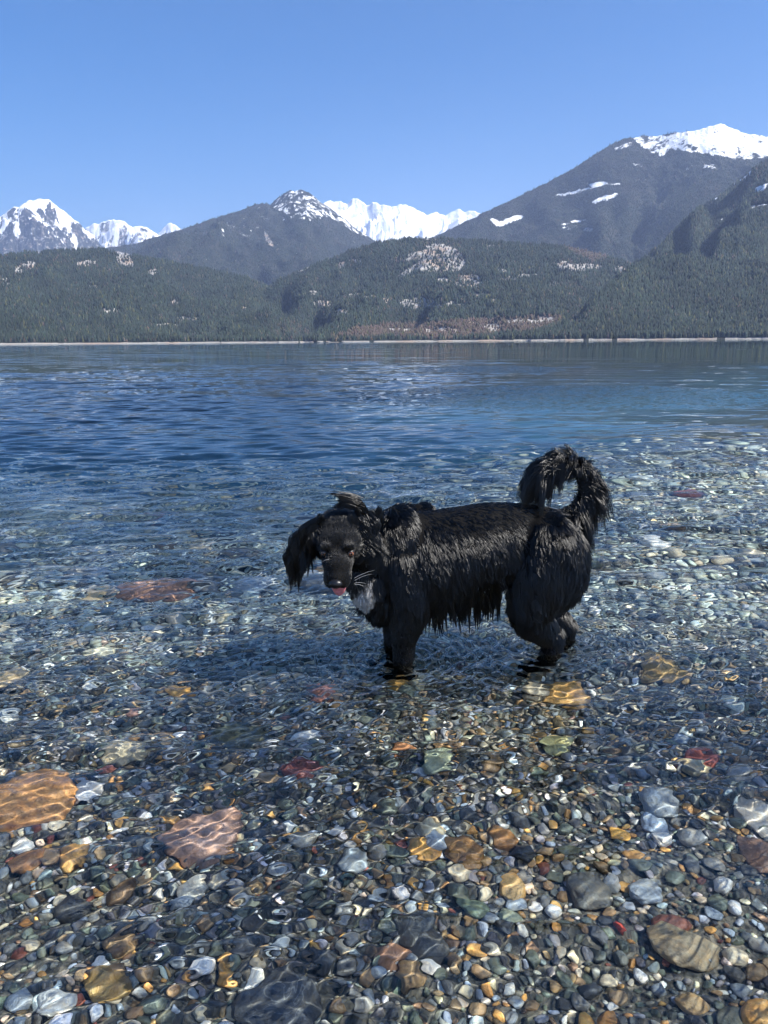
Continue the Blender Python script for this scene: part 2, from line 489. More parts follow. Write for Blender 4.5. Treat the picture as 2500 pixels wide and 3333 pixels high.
def build_stones():
    mat = stone_mat()
    g = np.random.default_rng(99)
    blockers = []
    first = {}
    def add_stone(x, y, a, b, c, col, seed, label, group, rz, sink=.30, cuts=6, sub=4, bright=1.3):
        v = stone_shape(seed, sub, cuts, .22) * np.array([a, b, c])
        me = np_mesh('stone', v, ICO[sub][1])
        cattr(me, 'col', np.tile(np.minimum(np.array(col) * bright, .85), (len(v), 1)))
        o_ = g.uniform(0, 30, 3)
        at = me.attributes.new('off', 'FLOAT_VECTOR', 'POINT'); at.data.foreach_set('vector', np.tile(o_, (len(v), 1)).astype(np.float32).ravel())
        o = obj('stone', me, mat, label=label, cat='stone', group=group)
        z = float(bed_z(np.array(x), np.array(y)))
        o.location = (x, y, z + c * (1 - 2 * sink) + .006)
        o.rotation_euler = (g.normal(0, .06) - .05, g.normal(0, .06), rz)
        o.cycles.is_caustics_receiver = True
        return o
    for i, (px, py, w, h, col, label) in enumerate(NOTABLE):
        x, y, a, b = stone_dims(px, py, w, h)
        zb = float(bed_z(np.array(x), np.array(y)))
        c = min(max(.28 * min(a, b) + .012, .012), max(.02, -zb * .55))
        blockers.append((x, y, min(a, b) * .95))
        if a > b * 1.3:
            blockers += [(x - (a - b) * .8, y, b * .8), (x + (a - b) * .8, y, b * .8)]
        add_stone(x, y, a, b, c, col, 300 + i, label, None, g.normal(0, .15))
    P = place_pebbles(blockers)
    # the largest of the remaining stones, as they show in the picture, are individuals
    dist = np.sqrt(P[:, 0] ** 2 + P[:, 1] ** 2 + CAM_H ** 2)
    app = P[:, 2] / dist * np.sqrt(CAM_H / dist)
    px, py = to_pix(np.stack([P[:, 0], P[:, 1], bed_z(P[:, 0], P[:, 1])], -1))
    vis = (px > -20) & (px < 2520) & (py < 3360)
    app = np.where(vis & (P[:, 1] < 8), app, 0)
    order = np.argsort(-app)
    big = order[:240]; rest = order[240:]
    cls = g.choice(len(CLASSES), len(P), p=CW)
    zone_names = ['in the clear shallows at the front', 'under the ripples around the dog', 'in the deeper water beyond the dog']
    shapes = ['rounded', 'flat', 'angular']
    for j, i in enumerate(big.tolist()):
        x, y, r = P[i]
        zone = 0 if y < 2.25 else (1 if y < 3.4 else 2)
        name = CLASSES[cls[i]][0]
        sh = int(g.integers(0, 3))
        col = np.array(CLASSES[cls[i]][1]) * g.uniform(.75, 1.3)
        fl = (.62, .32, .5)[sh]
        b = r * g.uniform(.68, .95)
        c = min(r * fl, max(.012, -float(bed_z(np.array(x), np.array(y))) * .6))
        lab = f'{name} {shapes[sh]} stone {zone_names[zone]}, larger than the pebbles'
        add_stone(x, y, r, b, c, col, 700 + j, lab, f'{name} stones {zone_names[zone]}', g.uniform(0, 3.14), sink=.25, cuts=(2, 4, 9)[sh], sub=3, bright=1.)
    # everything smaller: one mass of pebbles
    protos3 = [stone_shape(40 + k, 3, 4 + k % 7, .22) for k in range(16)]
    protos2 = [stone_shape(80 + k, 2, 3 + k % 5, .2) for k in range(16)]
    cos, fcs, cols, offs = [], [], [], []; nv = 0
    Pr = P[rest]; cl = cls[rest]
    near = (Pr[:, 1] < 2.5) & (Pr[:, 2] > .011)
    for sub, sel in ((3, near), (2, ~near)):
        idx = np.nonzero(sel)[0]
        pr = protos3 if sub == 3 else protos2
        which = g.integers(0, 16, len(idx))
        for k in range(16):
            q = idx[which == k]; n = len(q)
            if not n: continue
            r = Pr[q, 2]
            sc_ = np.stack([r, r * g.uniform(.6, .98, n), r * g.uniform(.35, .75, n)], -1)
            v = pr[k][None] * sc_[:, None, :]
            v = np.einsum('nij,nvj->nvi', rot_mats(g, n, .28), v)
            z = bed_z(Pr[q, 0], Pr[q, 1]) + sc_[:, 2] * .45 + g.uniform(-.003, .006, n)
            v += np.stack([Pr[q, 0], Pr[q, 1], z], -1)[:, None, :]
            m = v.shape[1]
            cos.append(v.reshape(-1, 3))
            fcs.append((ICO[sub][1][None] + (np.arange(n) * m)[:, None, None] + nv).reshape(-1, 3)); nv += n * m
            c = np.array([CLASSES[a][1] for a in cl[q]]) * g.uniform(.6, 1.45, (n, 1)) * g.uniform(.93, 1.07, (n, 3))
            aqua_lift = .66 * smooth(1.8, 4.0, Pr[q, 1])[:, None]      # farther pebbles painted paler, for the brightness of sunlit aqua water
            c = c * (1 - aqua_lift) + aqua_lift * (np.array([[.56, .64, .56]]) * g.uniform(.45, 1.25, (n, 1)) + .35 * c)
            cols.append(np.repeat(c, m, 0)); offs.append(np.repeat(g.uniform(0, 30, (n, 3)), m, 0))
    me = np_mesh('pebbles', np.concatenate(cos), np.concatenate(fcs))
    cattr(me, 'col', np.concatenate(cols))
    at = me.attributes.new('off', 'FLOAT_VECTOR', 'POINT'); at.data.foreach_set('vector', np.concatenate(offs).astype(np.float32).ravel())
    o = obj('pebbles', me, mat, kind='stuff', label='mixed grey, green, white and ochre pebbles covering the lake bed', cat='pebbles')
    o.cycles.is_caustics_receiver = True
    print('pebbles', len(P), 'verts', nv)

# ------------------------------------------------------------------ mountains
def mountain_mat():
    M = Mat('mountain_side')
    p = M.pos()
    snow = M.attr('snow'); rock = M.attr('rock'); kind = M.attr('bare')
    n1 = M.noise(.004, p, 5, .6); n2 = M.noise(.03, p, 6, .75)
    c = M.ramp(n2, [(.3, (.012, .018, .014)), (.5, (.024, .030, .024)), (.68, (.050, .046, .038))])
    c = M.mix(M.ramp(n1, [(.45, 0.), (.62, .5)]), c, (.042, .040, .032))
    c = M.mix(M.math('MULTIPLY', kind, .75), c, (.075, .062, .055))
    rc = M.ramp(M.noise(.045, p, 6, .7), [(.3, (.14, .135, .13)), (.5, (.30, .29, .275)), (.7, (.44, .42, .40))])
    rc = M.mix(M.math('GREATER_THAN', rock, 1.2), rc, (.30, .285, .26))
    rc = M.mix(M.ramp(M.noise(.012, p, 3), [(.5, 0.), (.6, .6)]), rc, (.30, .21, .15))
    rf = M.math('GREATER_THAN', M.math('ADD', rock, M.math('MULTIPLY', M.math('SUBTRACT', M.noise(.022, p, 6, .75), .5), 2.4)), .50)
    c = M.mix(rf, c, rc)
    speck = M.math('SUBTRACT', M.noise(.016, M.n('Mapping', {'Vector': p, 'Scale': (1., 1., .4)}).outputs[0], 7, .75), .5)
    sf = M.n('MapRange', {0: M.math('ADD', snow, M.math('MULTIPLY', speck, 1.7)), 1: .5, 2: .58, 3: 0., 4: 1.}).outputs[0]
    c = M.mix(sf, c, (.80, .82, .85))
    b = M.n('Bump', {'Strength': .9, 'Distance': 14., 'Height': M.noise(.02, p, 7, .65)})
    b2 = M.n('Bump', {'Strength': .6, 'Distance': 60., 'Height': M.noise(.003, p, 6, .6), 'Normal': b.outputs[0]})
    M.surf(M.n('BsdfPrincipled', {'Base Color': c, 'Roughness': .9, 'Specular IOR Level': .1, 'Normal': b2.outputs[0]}).outputs[0])
    return M.m

def inpoly(px, py, poly):
    r = np.zeros(px.shape, bool)
    n = len(poly)
    for i in range(n):
        x1, y1 = poly[i]; x2, y2 = poly[(i + 1) % n]
        if y1 == y2: continue
        c = ((y1 > py) != (y2 > py)) & (px < (x2 - x1) * (py - y1) / (y2 - y1) + x1)
        r ^= c
    return r

TREES = []
def build_range(name, label, ridge, r0, r1, seed, rows=240, cols=900, amp=.16, power=.95, snow_polys=(), snow_ell=(), rock_ell=(), bare_polys=(),
                snowline=None, rock_base=0., trees=0, tree_h=15, spur=1100., mat=None, rough=1.5, ridge_noise=.06, streak=None):
    ridge = np.array(ridge, float)
    d = pix_dir(ridge[:, 0], ridge[:, 1])
    azr = np.arctan2(d[:, 0], d[:, 1]); elr = d[:, 2] / np.hypot(d[:, 0], d[:, 1])
    az = np.linspace(azr.min(), azr.max(), cols)
    el = np.interp(az, azr, elr)
    pxw = az * FPX
    el0 = el.copy()
    el = el + rough / FPX * (perlin(pxw / 13, pxw * 0 + seed, 70) + perlin(pxw / 30, pxw * 0 + seed, 71) * 1.6)
    R1 = r1 * (1 + ridge_noise * perlin(az * 9, az * 0 + seed, 72))
    t = np.concatenate([np.linspace(-.02, 1, rows), 1 + np.linspace(0, .25, 16)[1:] ** 1.0])
    T, A = np.meshgrid(t, az, indexing='ij')
    RR = r0 + T * (R1[None] - r0)
    X = RR * np.sin(A); Y = RR * np.cos(A)
    def gs(a, px_):
        sg = max(1., px_ / FPX / (az[1] - az[0])); kk = np.arange(-int(3 * sg), int(3 * sg) + 1)
        ke = np.exp(-.5 * (kk / sg) ** 2); ke /= ke.sum()
        return np.convolve(np.pad(a, len(kk) // 2, mode='edge'), ke, mode='valid')
    e1, e2 = gs(el0, 18)[None], gs(el0, 60)[None]
    Tc = np.clip(T, 0, 1)
    A0 = A; wn_ = (1 - Tc) * (.30 * perlin(A * 14 + seed, RR / 900, 74) + .10 * perlin(A * 45, RR / 350, 75)) + (1 - Tc) * .25 * (1 if seed % 20 < 10 else -1) * .5
    Aw = A + wn_
    e1 = np.interp(Aw, az, e1[0]); e2 = np.interp(Aw, az, e2[0])
    e1 = e1 + (gs(el0, 18)[None] - e1) * smooth(.9, 1, Tc); e2 = e2 + (gs(el0, 60)[None] - e2) * smooth(.9, 1, Tc)
    EL = e2 + (e1 - e2) * smooth(.45, .9, Tc) + (el[None] - e1) * smooth(.95, 1, Tc)
    HR = EL * R1[None]
    f = np.where(T <= 1, np.sign(T) * np.abs(T) ** power, 1 - 1.6 * (T - 1))
    n = ridged(X / spur + seed + .2 * perlin(X / spur * 2, Y / spur * 2, 9), Y / spur * .8, 6, seed) - .9
    env = np.clip(T * 4, 0, 1) * (1 - np.clip(T, 0, 1) ** 9)
    Z = HR * f + amp * np.abs(HR) * n * env + CAM_H * (T > .5)
    Z += 9 * fbm(X / 90, Y / 90, 3, seed + 3) * np.clip(T * 20, 0, 1) * smooth(1., .93, T)
    Z = np.where(T < 0, -12, Z)
    Z = np.where((T >= 0) & (HR > 5), np.maximum(Z, .25 + T * 120 * (T < .05)), Z)
    Z = np.where(HR <= 5, np.minimum(Z, HR * f), Z)
    co = np.stack([X, Y, Z], -1)
    # the skyline must not be overtopped by nearer bumps of the same range
    E = (Z - CAM_H) / RR
    lim = el[None] * (1 - .02 * (1 - T))
    Z = np.where((T < 1) & (E > lim) & (HR > 5), CAM_H + lim * RR, Z)
    co[..., 2] = Z
    me = np_mesh(name, co, grid_faces(*X.shape))
    px, py = to_pix(co)
    jx = 22 * fbm(px / 45, py / 30, 4, seed + 20); jy = 9 * fbm(px / 30 + 9, py / 20, 4, seed + 24)
    snow = np.zeros_like(X)
    for poly, s in snow_polys:
        snow = np.maximum(snow, s * inpoly(px + jx, py + jy, poly))
    def ellm(e, jit=1.):
        cx, cy, rx, ry, a = e[:5]
        ca, sa = math.cos(R(a)), math.sin(R(a))
        dx = px + jx * jit - cx; dy = py + jy * jit - cy
        u = (dx * ca + dy * sa) / rx; v = (-dx * sa + dy * ca) / ry
        return smooth(1.15, .75, np.sqrt(u * u + v * v))
    for e in snow_ell: snow = np.maximum(snow, ellm(e, .9) * e[5] * .95)
    if snowline:
        base, spread, gain = snowline
        snow = np.maximum(snow, gain * smooth(base - spread, base + spread, Z + 160 * (n + .55) + 60 * fbm(X / 300, Y / 300, 3, seed + 9)))
    if streak:
        gz = np.gradient(Z, axis=0) / np.gradient(RR, axis=0); ga = np.gradient(Z, axis=1) / (RR * (az[1] - az[0]))
        steep = np.hypot(gz, ga)
        st = .9 * fbm(X / 130, Y / 300, 5, seed + 40) + .5 * (smooth(.75, 1.5, steep) - .35) - .25 * (n + .5)
        snow = snow * (1 - streak * smooth(-.05, .40, st))
        rock = np.zeros_like(X)
    rock = np.full_like(X, rock_base) + (smooth(.9, 1.6, steep) * .25 if streak else 0)
    for e in rock_ell: rock = np.maximum(rock, ellm((e[0], e[1], e[2] * 1.05, e[3] * 1.2, e[4]), .7) * .95)
    bare = np.zeros_like(X)
    for poly, s in bare_polys: bare = np.maximum(bare, s * inpoly(px + jx, py + jy, poly))
    shore = (Z < 3.0 + 1.2 * fbm(px / 60, px * 0 + 3, 3, 8)) & (HR > 5)
    rock = np.where(shore, 1.3, rock)
    fattr(me, 'snow', snow); fattr(me, 'rock', rock); fattr(me, 'bare', bare)
    obj(name, me, mat, kind='structure', label=label, cat='mountain' if name == 'mountain' else 'hills')
    if trees:
        E = (Z - CAM_H) / RR
        cm = np.maximum.accumulate(E, 0)
        dE = np.diff(cm, axis=0, prepend=cm[:1])
        w = np.maximum(dE, 0) * (T <= 1) * (T > 0) * (snow < .45) * np.where(rock < .22, 1., .22) * (Z > 4.5)
        w = w * (1 - .55 * bare)
        w = w * (px > -450) * (px < 2950)
        g = np.random.default_rng(seed + 500)
        pr = (w / w.sum()).ravel()
        k = g.choice(len(pr), trees, p=pr)
        i, j = np.unravel_index(k, X.shape)
        i2 = np.clip(i + g.uniform(-.5, .5, trees), 0, X.shape[0] - 1.01); j2 = np.clip(j + g.uniform(-.5, .5, trees), 0, X.shape[1] - 1.01)
        i0 = i2.astype(int); j0 = j2.astype(int); fi = (i2 - i0)[:, None]; fj = (j2 - j0)[:, None]
        P = co[i0, j0] * (1 - fi) * (1 - fj) + co[i0 + 1, j0] * fi * (1 - fj) + co[i0, j0 + 1] * (1 - fi) * fj + co[i0 + 1, j0 + 1] * fi * fj
        h = tree_h * g.uniform(.55, 1.25, trees) * (1 - .35 * (g.random(trees) < .3))
        br = (bare[i, j] > .3) | (g.random(trees) < .05 + .25 * smooth(.1, .5, fbm(P[:, 0] / 220, P[:, 1] / 220, 3, 88)))
        TREES.append((P, h, br))

def build_forest():
    P = np.concatenate([t[0] for t in TREES]); h = np.concatenate([t[1] for t in TREES]); br = np.concatenate([t[2] for t in TREES])
    n = len(P); g = np.random.default_rng(77)
    k = 5
    a = np.arange(k) * 2 * math.pi / k
    ring = np.stack([np.cos(a), np.sin(a)], -1)
    # two stacked skirts and a spire
    v = np.concatenate([np.c_[ring * .17, np.full(k, .04)], np.c_[ring * .10, np.full(k, .42)], [[0, 0, 1.]],
                        np.c_[ring * .14, np.full(k, .36)]])
    fc = []
    for i in range(k):
        j = (i + 1) % k
        fc += [(i, j, k + j), (i, k + j, k + i), (2 * k + 1 + i, 2 * k + 1 + j, 2 * k)]
    fc = np.array(fc)
    rz = g.uniform(0, 6.28, n); wd = g.uniform(.8, 1.5, n) * np.where(br, 1.5, 1.)
    c, s = np.cos(rz)[:, None], np.sin(rz)[:, None]
    jit = g.uniform(.75, 1.3, (n, len(v)))
    x = (v[None, :, 0] * c - v[None, :, 1] * s) * wd[:, None] * jit; y = (v[None, :, 0] * s + v[None, :, 1] * c) * wd[:, None] * jit
    co = np.stack([x, y, np.broadcast_to(v[None, :, 2], x.shape)], -1) * h[:, None, None] * np.where(br, .75, 1)[:, None, None] + P[:, None, :]
    F = (fc[None] + (np.arange(n) * len(v))[:, None, None]).reshape(-1, 3)
    me = np_mesh('forest', co, F, False)
    tone = g.uniform(.6, 1.5, (n, 1)) * (1 + .5 * fbm(P[:, 0] / 160, P[:, 1] / 160, 3, 66))[:, None]
    col = np.where(br[:, None], np.array([[.075, .058, .046]]), np.array([[.024, .034, .026]])) * tone * g.uniform(.9, 1.1, (n, 3))
    yl = g.random(n) < .06
    col[yl] = np.array([.06, .062, .028]) * tone[yl]
    cattr(me, 'col', np.repeat(col, len(v), 0))
    M = Mat('forest')
    M.surf(M.n('BsdfPrincipled', {'Base Color': M.attr('col', 'Color'), 'Roughness': .85, 'Specular IOR Level': .15}).outputs[0])
    obj('forest', me, M.m, kind='stuff', label='dark conifer forest covering the slopes across the lake', cat='forest')
    print('trees', n)

def build_mountains():
    mm = mountain_mat()
    K = .7535
    def c3(l): return [(x * K, 350 + y * K) for x, y in l]
    def c4(l): return [(1250 + x * K, 350 + y * K) for x, y in l]
    # far left snowy peak
    build_range('mountain', 'snow capped mountain with a blunt double summit at the far left', [(-1700, 800), (-1100, 730), (-700, 800), (-420, 790), (-200, 745)] + c3([(0, 468), (70, 430), (130, 400), (175, 394), (215, 400), (260, 435), (330, 490), (400, 553), (450, 606), (560, 720)]),
        9000, 12500, 3, rows=200, cols=760, snowline=(1330, 330, 1.0), mat=mm, rock_base=.1, rough=3.5, spur=800, amp=.34, streak=.75, power=.9)
    build_range('mountain', 'low snowy ridge to the right of the blunt snow capped summit', c3([(200, 760), (330, 560), (370, 518), (440, 495), (490, 482), (530, 488), (570, 517), (600, 511), (640, 520), (685, 552), (800, 640)]),
        10500, 14500, 13, rows=160, cols=340, snowline=(1250, 260, 1.1), mat=mm, rock_base=.25, rough=3.5, spur=650, amp=.3, streak=.6)
    build_range('mountain', 'small pointed white peak peeping over the dark ridge, left of centre', c3([(620, 640), (680, 550), (705, 522), (722, 505), (738, 497), (760, 508), (785, 528), (880, 620)]),
        14000, 17500, 23, rows=120, cols=200, snowline=(1000, 300, 1.5), mat=mm, rock_base=.5, rough=3, spur=500, amp=.3, streak=.3)
    build_range('mountain', 'bright snowfield range with jagged crest at the centre of the skyline', c3([(1300, 560), (1360, 450), (1400, 413), (1430, 404), (1470, 404), (1500, 420), (1520, 395), (1540, 388), (1560, 402), (1585, 425), (1610, 409)]) + c4([(0, 423), (30, 429), (60, 420), (95, 418), (120, 430), (180, 460), (205, 460), (230, 456), (265, 466), (300, 448), (325, 437), (345, 450), (375, 446), (415, 458), (520, 540), (600, 600)]),
        9500, 13500, 33, rows=220, cols=620, snowline=(700, 250, 1.45), mat=mm, rock_base=.55, rough=3.5, spur=620, amp=.26, streak=.5)
    # middle mountain
    build_range('mountain', 'dark forested mountain with a snow dusted top in the middle', c3([(-300, 720), (200, 640), (430, 608), (560, 594), (700, 550), (790, 525), (900, 487), (1000, 455), (1060, 438), (1100, 418), (1150, 413), (1168, 418), (1220, 375), (1255, 356), (1275, 364), (1300, 355), (1335, 365), (1370, 395), (1400, 420), (1450, 450), (1500, 490), (1550, 530), (1640, 590), (1800, 700), (2000, 820)]),
        4200, 7800, 43, rows=280, cols=900, mat=mm, rough=2.5, trees=52000, tree_h=16, spur=1300, amp=.2,
        snow_polys=[(c3([(1170, 420), (1255, 350), (1340, 358), (1420, 430), (1440, 470), (1330, 490), (1240, 470)]), .46), (c3([(1400, 415), (1450, 440), (1590, 560), (1540, 545), (1440, 480)]), .52), (c3([(1100, 430), (1180, 440), (1240, 500), (1130, 490)]), .34),
                    (c3([(900, 500), (1060, 470), (1120, 520), (1060, 560), (900, 560)]), .36)], rock_base=.12,
        rock_ell=[(e[0] * K, 350 + e[1] * K, e[2] * K, e[3] * K, e[4]) for e in [(1160, 570, 40, 8, 55), (520, 655, 45, 28, 20), (660, 712, 24, 14, 10), (340, 675, 60, 16, -10)]])
    # right mountain
    build_range('mountain', 'big mountain with a snowy crown at the right', c4([(-600, 900), (-300, 760), (0, 640), (120, 590), (240, 548), (420, 460), (560, 395), (680, 335), (800, 275), (930, 190), (1000, 150), (1062, 127), (1200, 122), (1215, 112), (1330, 104), (1400, 82), (1455, 70), (1500, 90), (1560, 110), (1659, 127), (1900, 150), (2200, 230), (2900, 330), (3600, 450)]),
        4300, 6800, 53, rows=320, cols=1200, mat=mm, rough=2.5, trees=80000, tree_h=16, spur=1500, amp=.2,
        snow_polys=[(c4([(1060, 128), (1200, 120), (1330, 100), (1455, 60), (1700, 120), (1700, 215), (1560, 225), (1470, 215), (1350, 195), (1240, 180), (1190, 215), (1130, 175)]), .58),
                    (c4([(1190, 130), (1330, 100), (1455, 60), (1700, 120), (1700, 200), (1500, 190), (1350, 170)]), .70)],
        snow_ell=[(1250 + e[0] * K, 350 + e[1] * K, e[2] * K, e[3] * K, e[4], e[5]) for e in [(925, 332, 48, 13, -3, 1.), (820, 365, 100, 7, -14, .7), (948, 392, 62, 12, -18, .95), (545, 487, 62, 13, -20, .95), (480, 495, 40, 16, 25, .75),
              (1000, 330, 50, 6, 0, .6), (820, 495, 70, 9, -12, .56), (790, 520, 60, 8, -8, .5), (1410, 255, 60, 14, 0, .5), (1320, 260, 50, 22, 0, .4), (1100, 250, 35, 8, 30, .5), (1030, 170, 50, 12, -20, .56), (1120, 310, 60, 10, 10, .42)]],
        rock_ell=[(1250 + e[0] * K, 350 + e[1] * K, e[2] * K, e[3] * K, e[4]) for e in [(885, 528, 22, 8, 0)]],
        bare_polys=[(c4([(560, 395), (1060, 130), (1300, 280), (1100, 420), (600, 560), (430, 520)]), .15)])
    # left and centre foothills
    build_range('hills', 'low forested foothills along the far shore at the left', [(-1700, 900), (-900, 830), (-500, 880), (-260, 850)] + c3([(0, 640), (70, 630), (150, 626), (300, 618), (430, 612), (560, 640), (700, 660), (900, 700), (1050, 730), (1200, 790), (1400, 870), (1600, 960), (1800, 1030), (1900, 1060)]),
        2150, 3900, 63, rows=300, cols=1300, mat=mm, rough=2.5, trees=64000, tree_h=15, spur=520, amp=.26,
        rock_ell=[(e[0] * K, 350 + e[1] * K, e[2] * K, e[3] * K, e[4]) for e in [(110, 690, 50, 18, -20), (370, 675, 45, 14, -10), (540, 660, 40, 22, 30), (20, 755, 18, 16, 0), (665, 713, 24, 12, 10), (480, 880, 38, 15, 0), (755, 845, 22, 12, 0), (800, 915, 60, 10, 0),
            (1000, 838, 20, 7, 0), (1060, 872, 18, 10, 0), (710, 940, 60, 7, 0), (70, 880, 10, 8, 0), (400, 775, 26, 8, 0)]])
    build_range('hills', 'rocky forested foothill with bald grey outcrops in the centre', c3([(700, 1080), (900, 960), (1060, 850), (1200, 748), (1330, 690), (1450, 645), (1550, 605), (1659, 580)]) + c4([(100, 566), (240, 566), (400, 575), (600, 588), (800, 600), (1000, 650), (1100, 690), (1300, 760), (1500, 840), (1800, 900)]),
        2100, 3700, 73, rows=320, cols=900, mat=mm, rough=2.5, trees=60000, tree_h=15, spur=480, amp=.22,
        rock_ell=[(1250 + e[0] * K, 350 + e[1] * K, e[2] * K, e[3] * K, e[4]) for e in [(250, 610, 66, 17, 8), (160, 640, 72, 18, -15), (235, 675, 95, 34, -8), (120, 700, 70, 13, -28), (300, 665, 45, 40, 0), (260, 748, 30, 11, 0), (370, 735, 45, 14, 0), (370, 765, 70, 14, 0),
            (580, 733, 90, 8, -8), (510, 705, 20, 12, 0), (740, 765, 24, 12, 0), (160, 850, 95, 24, 3), (310, 852, 52, 12, 5), (15, 832, 22, 12, 0), (410, 808, 50, 8, 0), (330, 818, 24, 6, 0), (480, 833, 35, 7, 0),
            (850, 690, 90, 14, -3), (780, 680, 30, 15, 0), (1020, 700, 26, 16, 0), (620, 925, 90, 9, 3), (470, 950, 44, 16, 0), (250, 962, 80, 10, 0), (700, 915, 40, 11, 0), (60, 960, 60, 7, 0), (380, 935, 20, 8, 0), (1460, 765, 40, 7, 0),
            (-130, 810, 30, 8, 0), (-300, 800, 20, 9, 0), (-260, 850, 40, 14, 4), (-60, 820, 40, 7, 0), (-180, 885, 35, 14, 0), (-30, 865, 20, 6, 0), (-390, 710, 90, 9, -20), (-180, 680, 22, 12, -30), (-120, 660, 30, 8, 0), (470, 600, 24, 5, 0), (190, 568, 40, 5, 5)]],
        bare_polys=[(c4([(720, 580), (860, 572), (950, 575), (975, 650), (900, 668), (840, 640), (790, 610)]), 1.), (c4([(-250, 1000), (-100, 950), (0, 940), (760, 900), (760, 960), (300, 1000)]), .6)])
    build_range('hills', 'dark forested spur reaching down to the shore at the right', c4([(500, 1080), (700, 960), (800, 900), (900, 830), (1000, 740), (1060, 690), (1120, 650), (1200, 590), (1280, 500), (1350, 440), (1450, 380), (1560, 290), (1659, 218), (1900, 80), (2300, 60), (2900, 160), (3600, 250)]),
        2050, 4600, 83, rows=320, cols=1300, mat=mm, rough=2.5, trees=70000, tree_h=16, spur=600, amp=.06,
        snow_ell=[(1250 + e[0] * K, 350 + e[1] * K, e[2] * K, e[3] * K, e[4], e[5]) for e in [(1495, 322, 32, 14, -25, .9), (1440, 388, 26, 6, -35, .9), (1635, 348, 40, 16, -35, .7), (1630, 430, 60, 14, -10, .5), (1460, 485, 50, 10, -10, .5), (1560, 300, 60, 6, -35, .6)]])
    build_forest()

# ------------------------------------------------------------------ dog
KC = .7535
def C(cx, cy, y):
    """a point of the vertical plane at depth y (the dog stands side-on in it)"""
    d = pix_dir(850 + cx * KC, 1400 + cy * KC)
    t = y / d[1]
    return np.array([d[0] * t, y, CAM_H + d[2] * t])

def nrm(v):
    v = np.asarray(v, float); return v / (np.linalg.norm(v, axis=-1, keepdims=True) + 1e-12)

def hair_object(name, strands, r0, mat, parent, taper=.35):
    """strands: (n, k, 3) points; linked as one curves object"""
    n, k, _ = strands.shape
    hc = bpy.data.hair_curves.new(name)
    hc.add_curves([k] * n)
    hc.points.foreach_set('position', strands.astype(np.float32).ravel())
    rad = r0 * (1 - (1 - taper) * np.linspace(0, 1, k) ** 2)
    rad = np.broadcast_to(rad, (n, k)).astype(np.float32)
    a = hc.attributes.get('radius') or hc.attributes.new('radius', 'FLOAT', 'POINT')
    a.data.foreach_set('value', np.ascontiguousarray(rad).ravel())
    o = bpy.data.objects.new(name, hc); sc.collection.objects.link(o); o.parent = parent
    hc.materials.append(mat)
    return o

def grow(P, N, F, L, lift, grav, g, k=8, curl=.0, swirl=0.):
    """strands from roots P with normals N, flow F, length L: start lifted, follow the flow, sag"""
    n = len(P)
    F = F - (F * N).sum(1, keepdims=True) * N
    D = nrm(nrm(F) * (1 - lift)[:, None] + N * lift[:, None] + g.normal(0, .10, (n, 3)))
    pts = np.zeros((n, k, 3)); pts[:, 0] = P - N * np.minimum(.004, L * .12)[:, None]
    seg = (L / (k - 1))[:, None]
    cw = g.normal(0, 1, (n, 3)) * curl
    for i in range(1, k):
        D = nrm(D + np.array([0, 0, -1.]) * grav[:, None] / k + cw * math.sin(i * 1.1) / k)
        # do not dive under the skin
        into = np.minimum((D * N).sum(1, keepdims=True), 0)
        pts[:, i] = pts[:, i - 1] + (D - into * N * (1. if i < k - 2 else .6) + N * .04) * seg
    return pts

def clump(pts, guides_root, guides, amount, power=1.3):
    from mathutils.kdtree import KDTree
    kd = KDTree(len(guides_root))
    for i, p in enumerate(guides_root): kd.insert(p, i)
    kd.balance()
    idx = np.array([kd.find(p)[1] for p in pts[:, 0]])
    k = pts.shape[1]
    t = (np.linspace(0, 1, k) ** power)[None, :, None] * np.asarray(amount).reshape(-1, 1, 1)
    gd = guides[idx]
    return pts * (1 - t) + gd * t

def hair_mat(name, melanin=1., rough=.24, col=None, tint=None):
    M = Mat(name)
    if col is None:
        h = M.n('BsdfHairPrincipled', {'Absorption Coefficient': (5.5, 6.5, 7.), 'Roughness': rough, 'Radial Roughness': .45, 'Coat': .3,
                                       'Random Roughness': .35}, parametrization='ABSORPTION')
    else:
        h = M.n('BsdfHairPrincipled', {'Color': (*col, 1), 'Roughness': .4, 'Radial Roughness': .6}, parametrization='COLOR')
    M.surf(h.outputs[0])
    return M.m

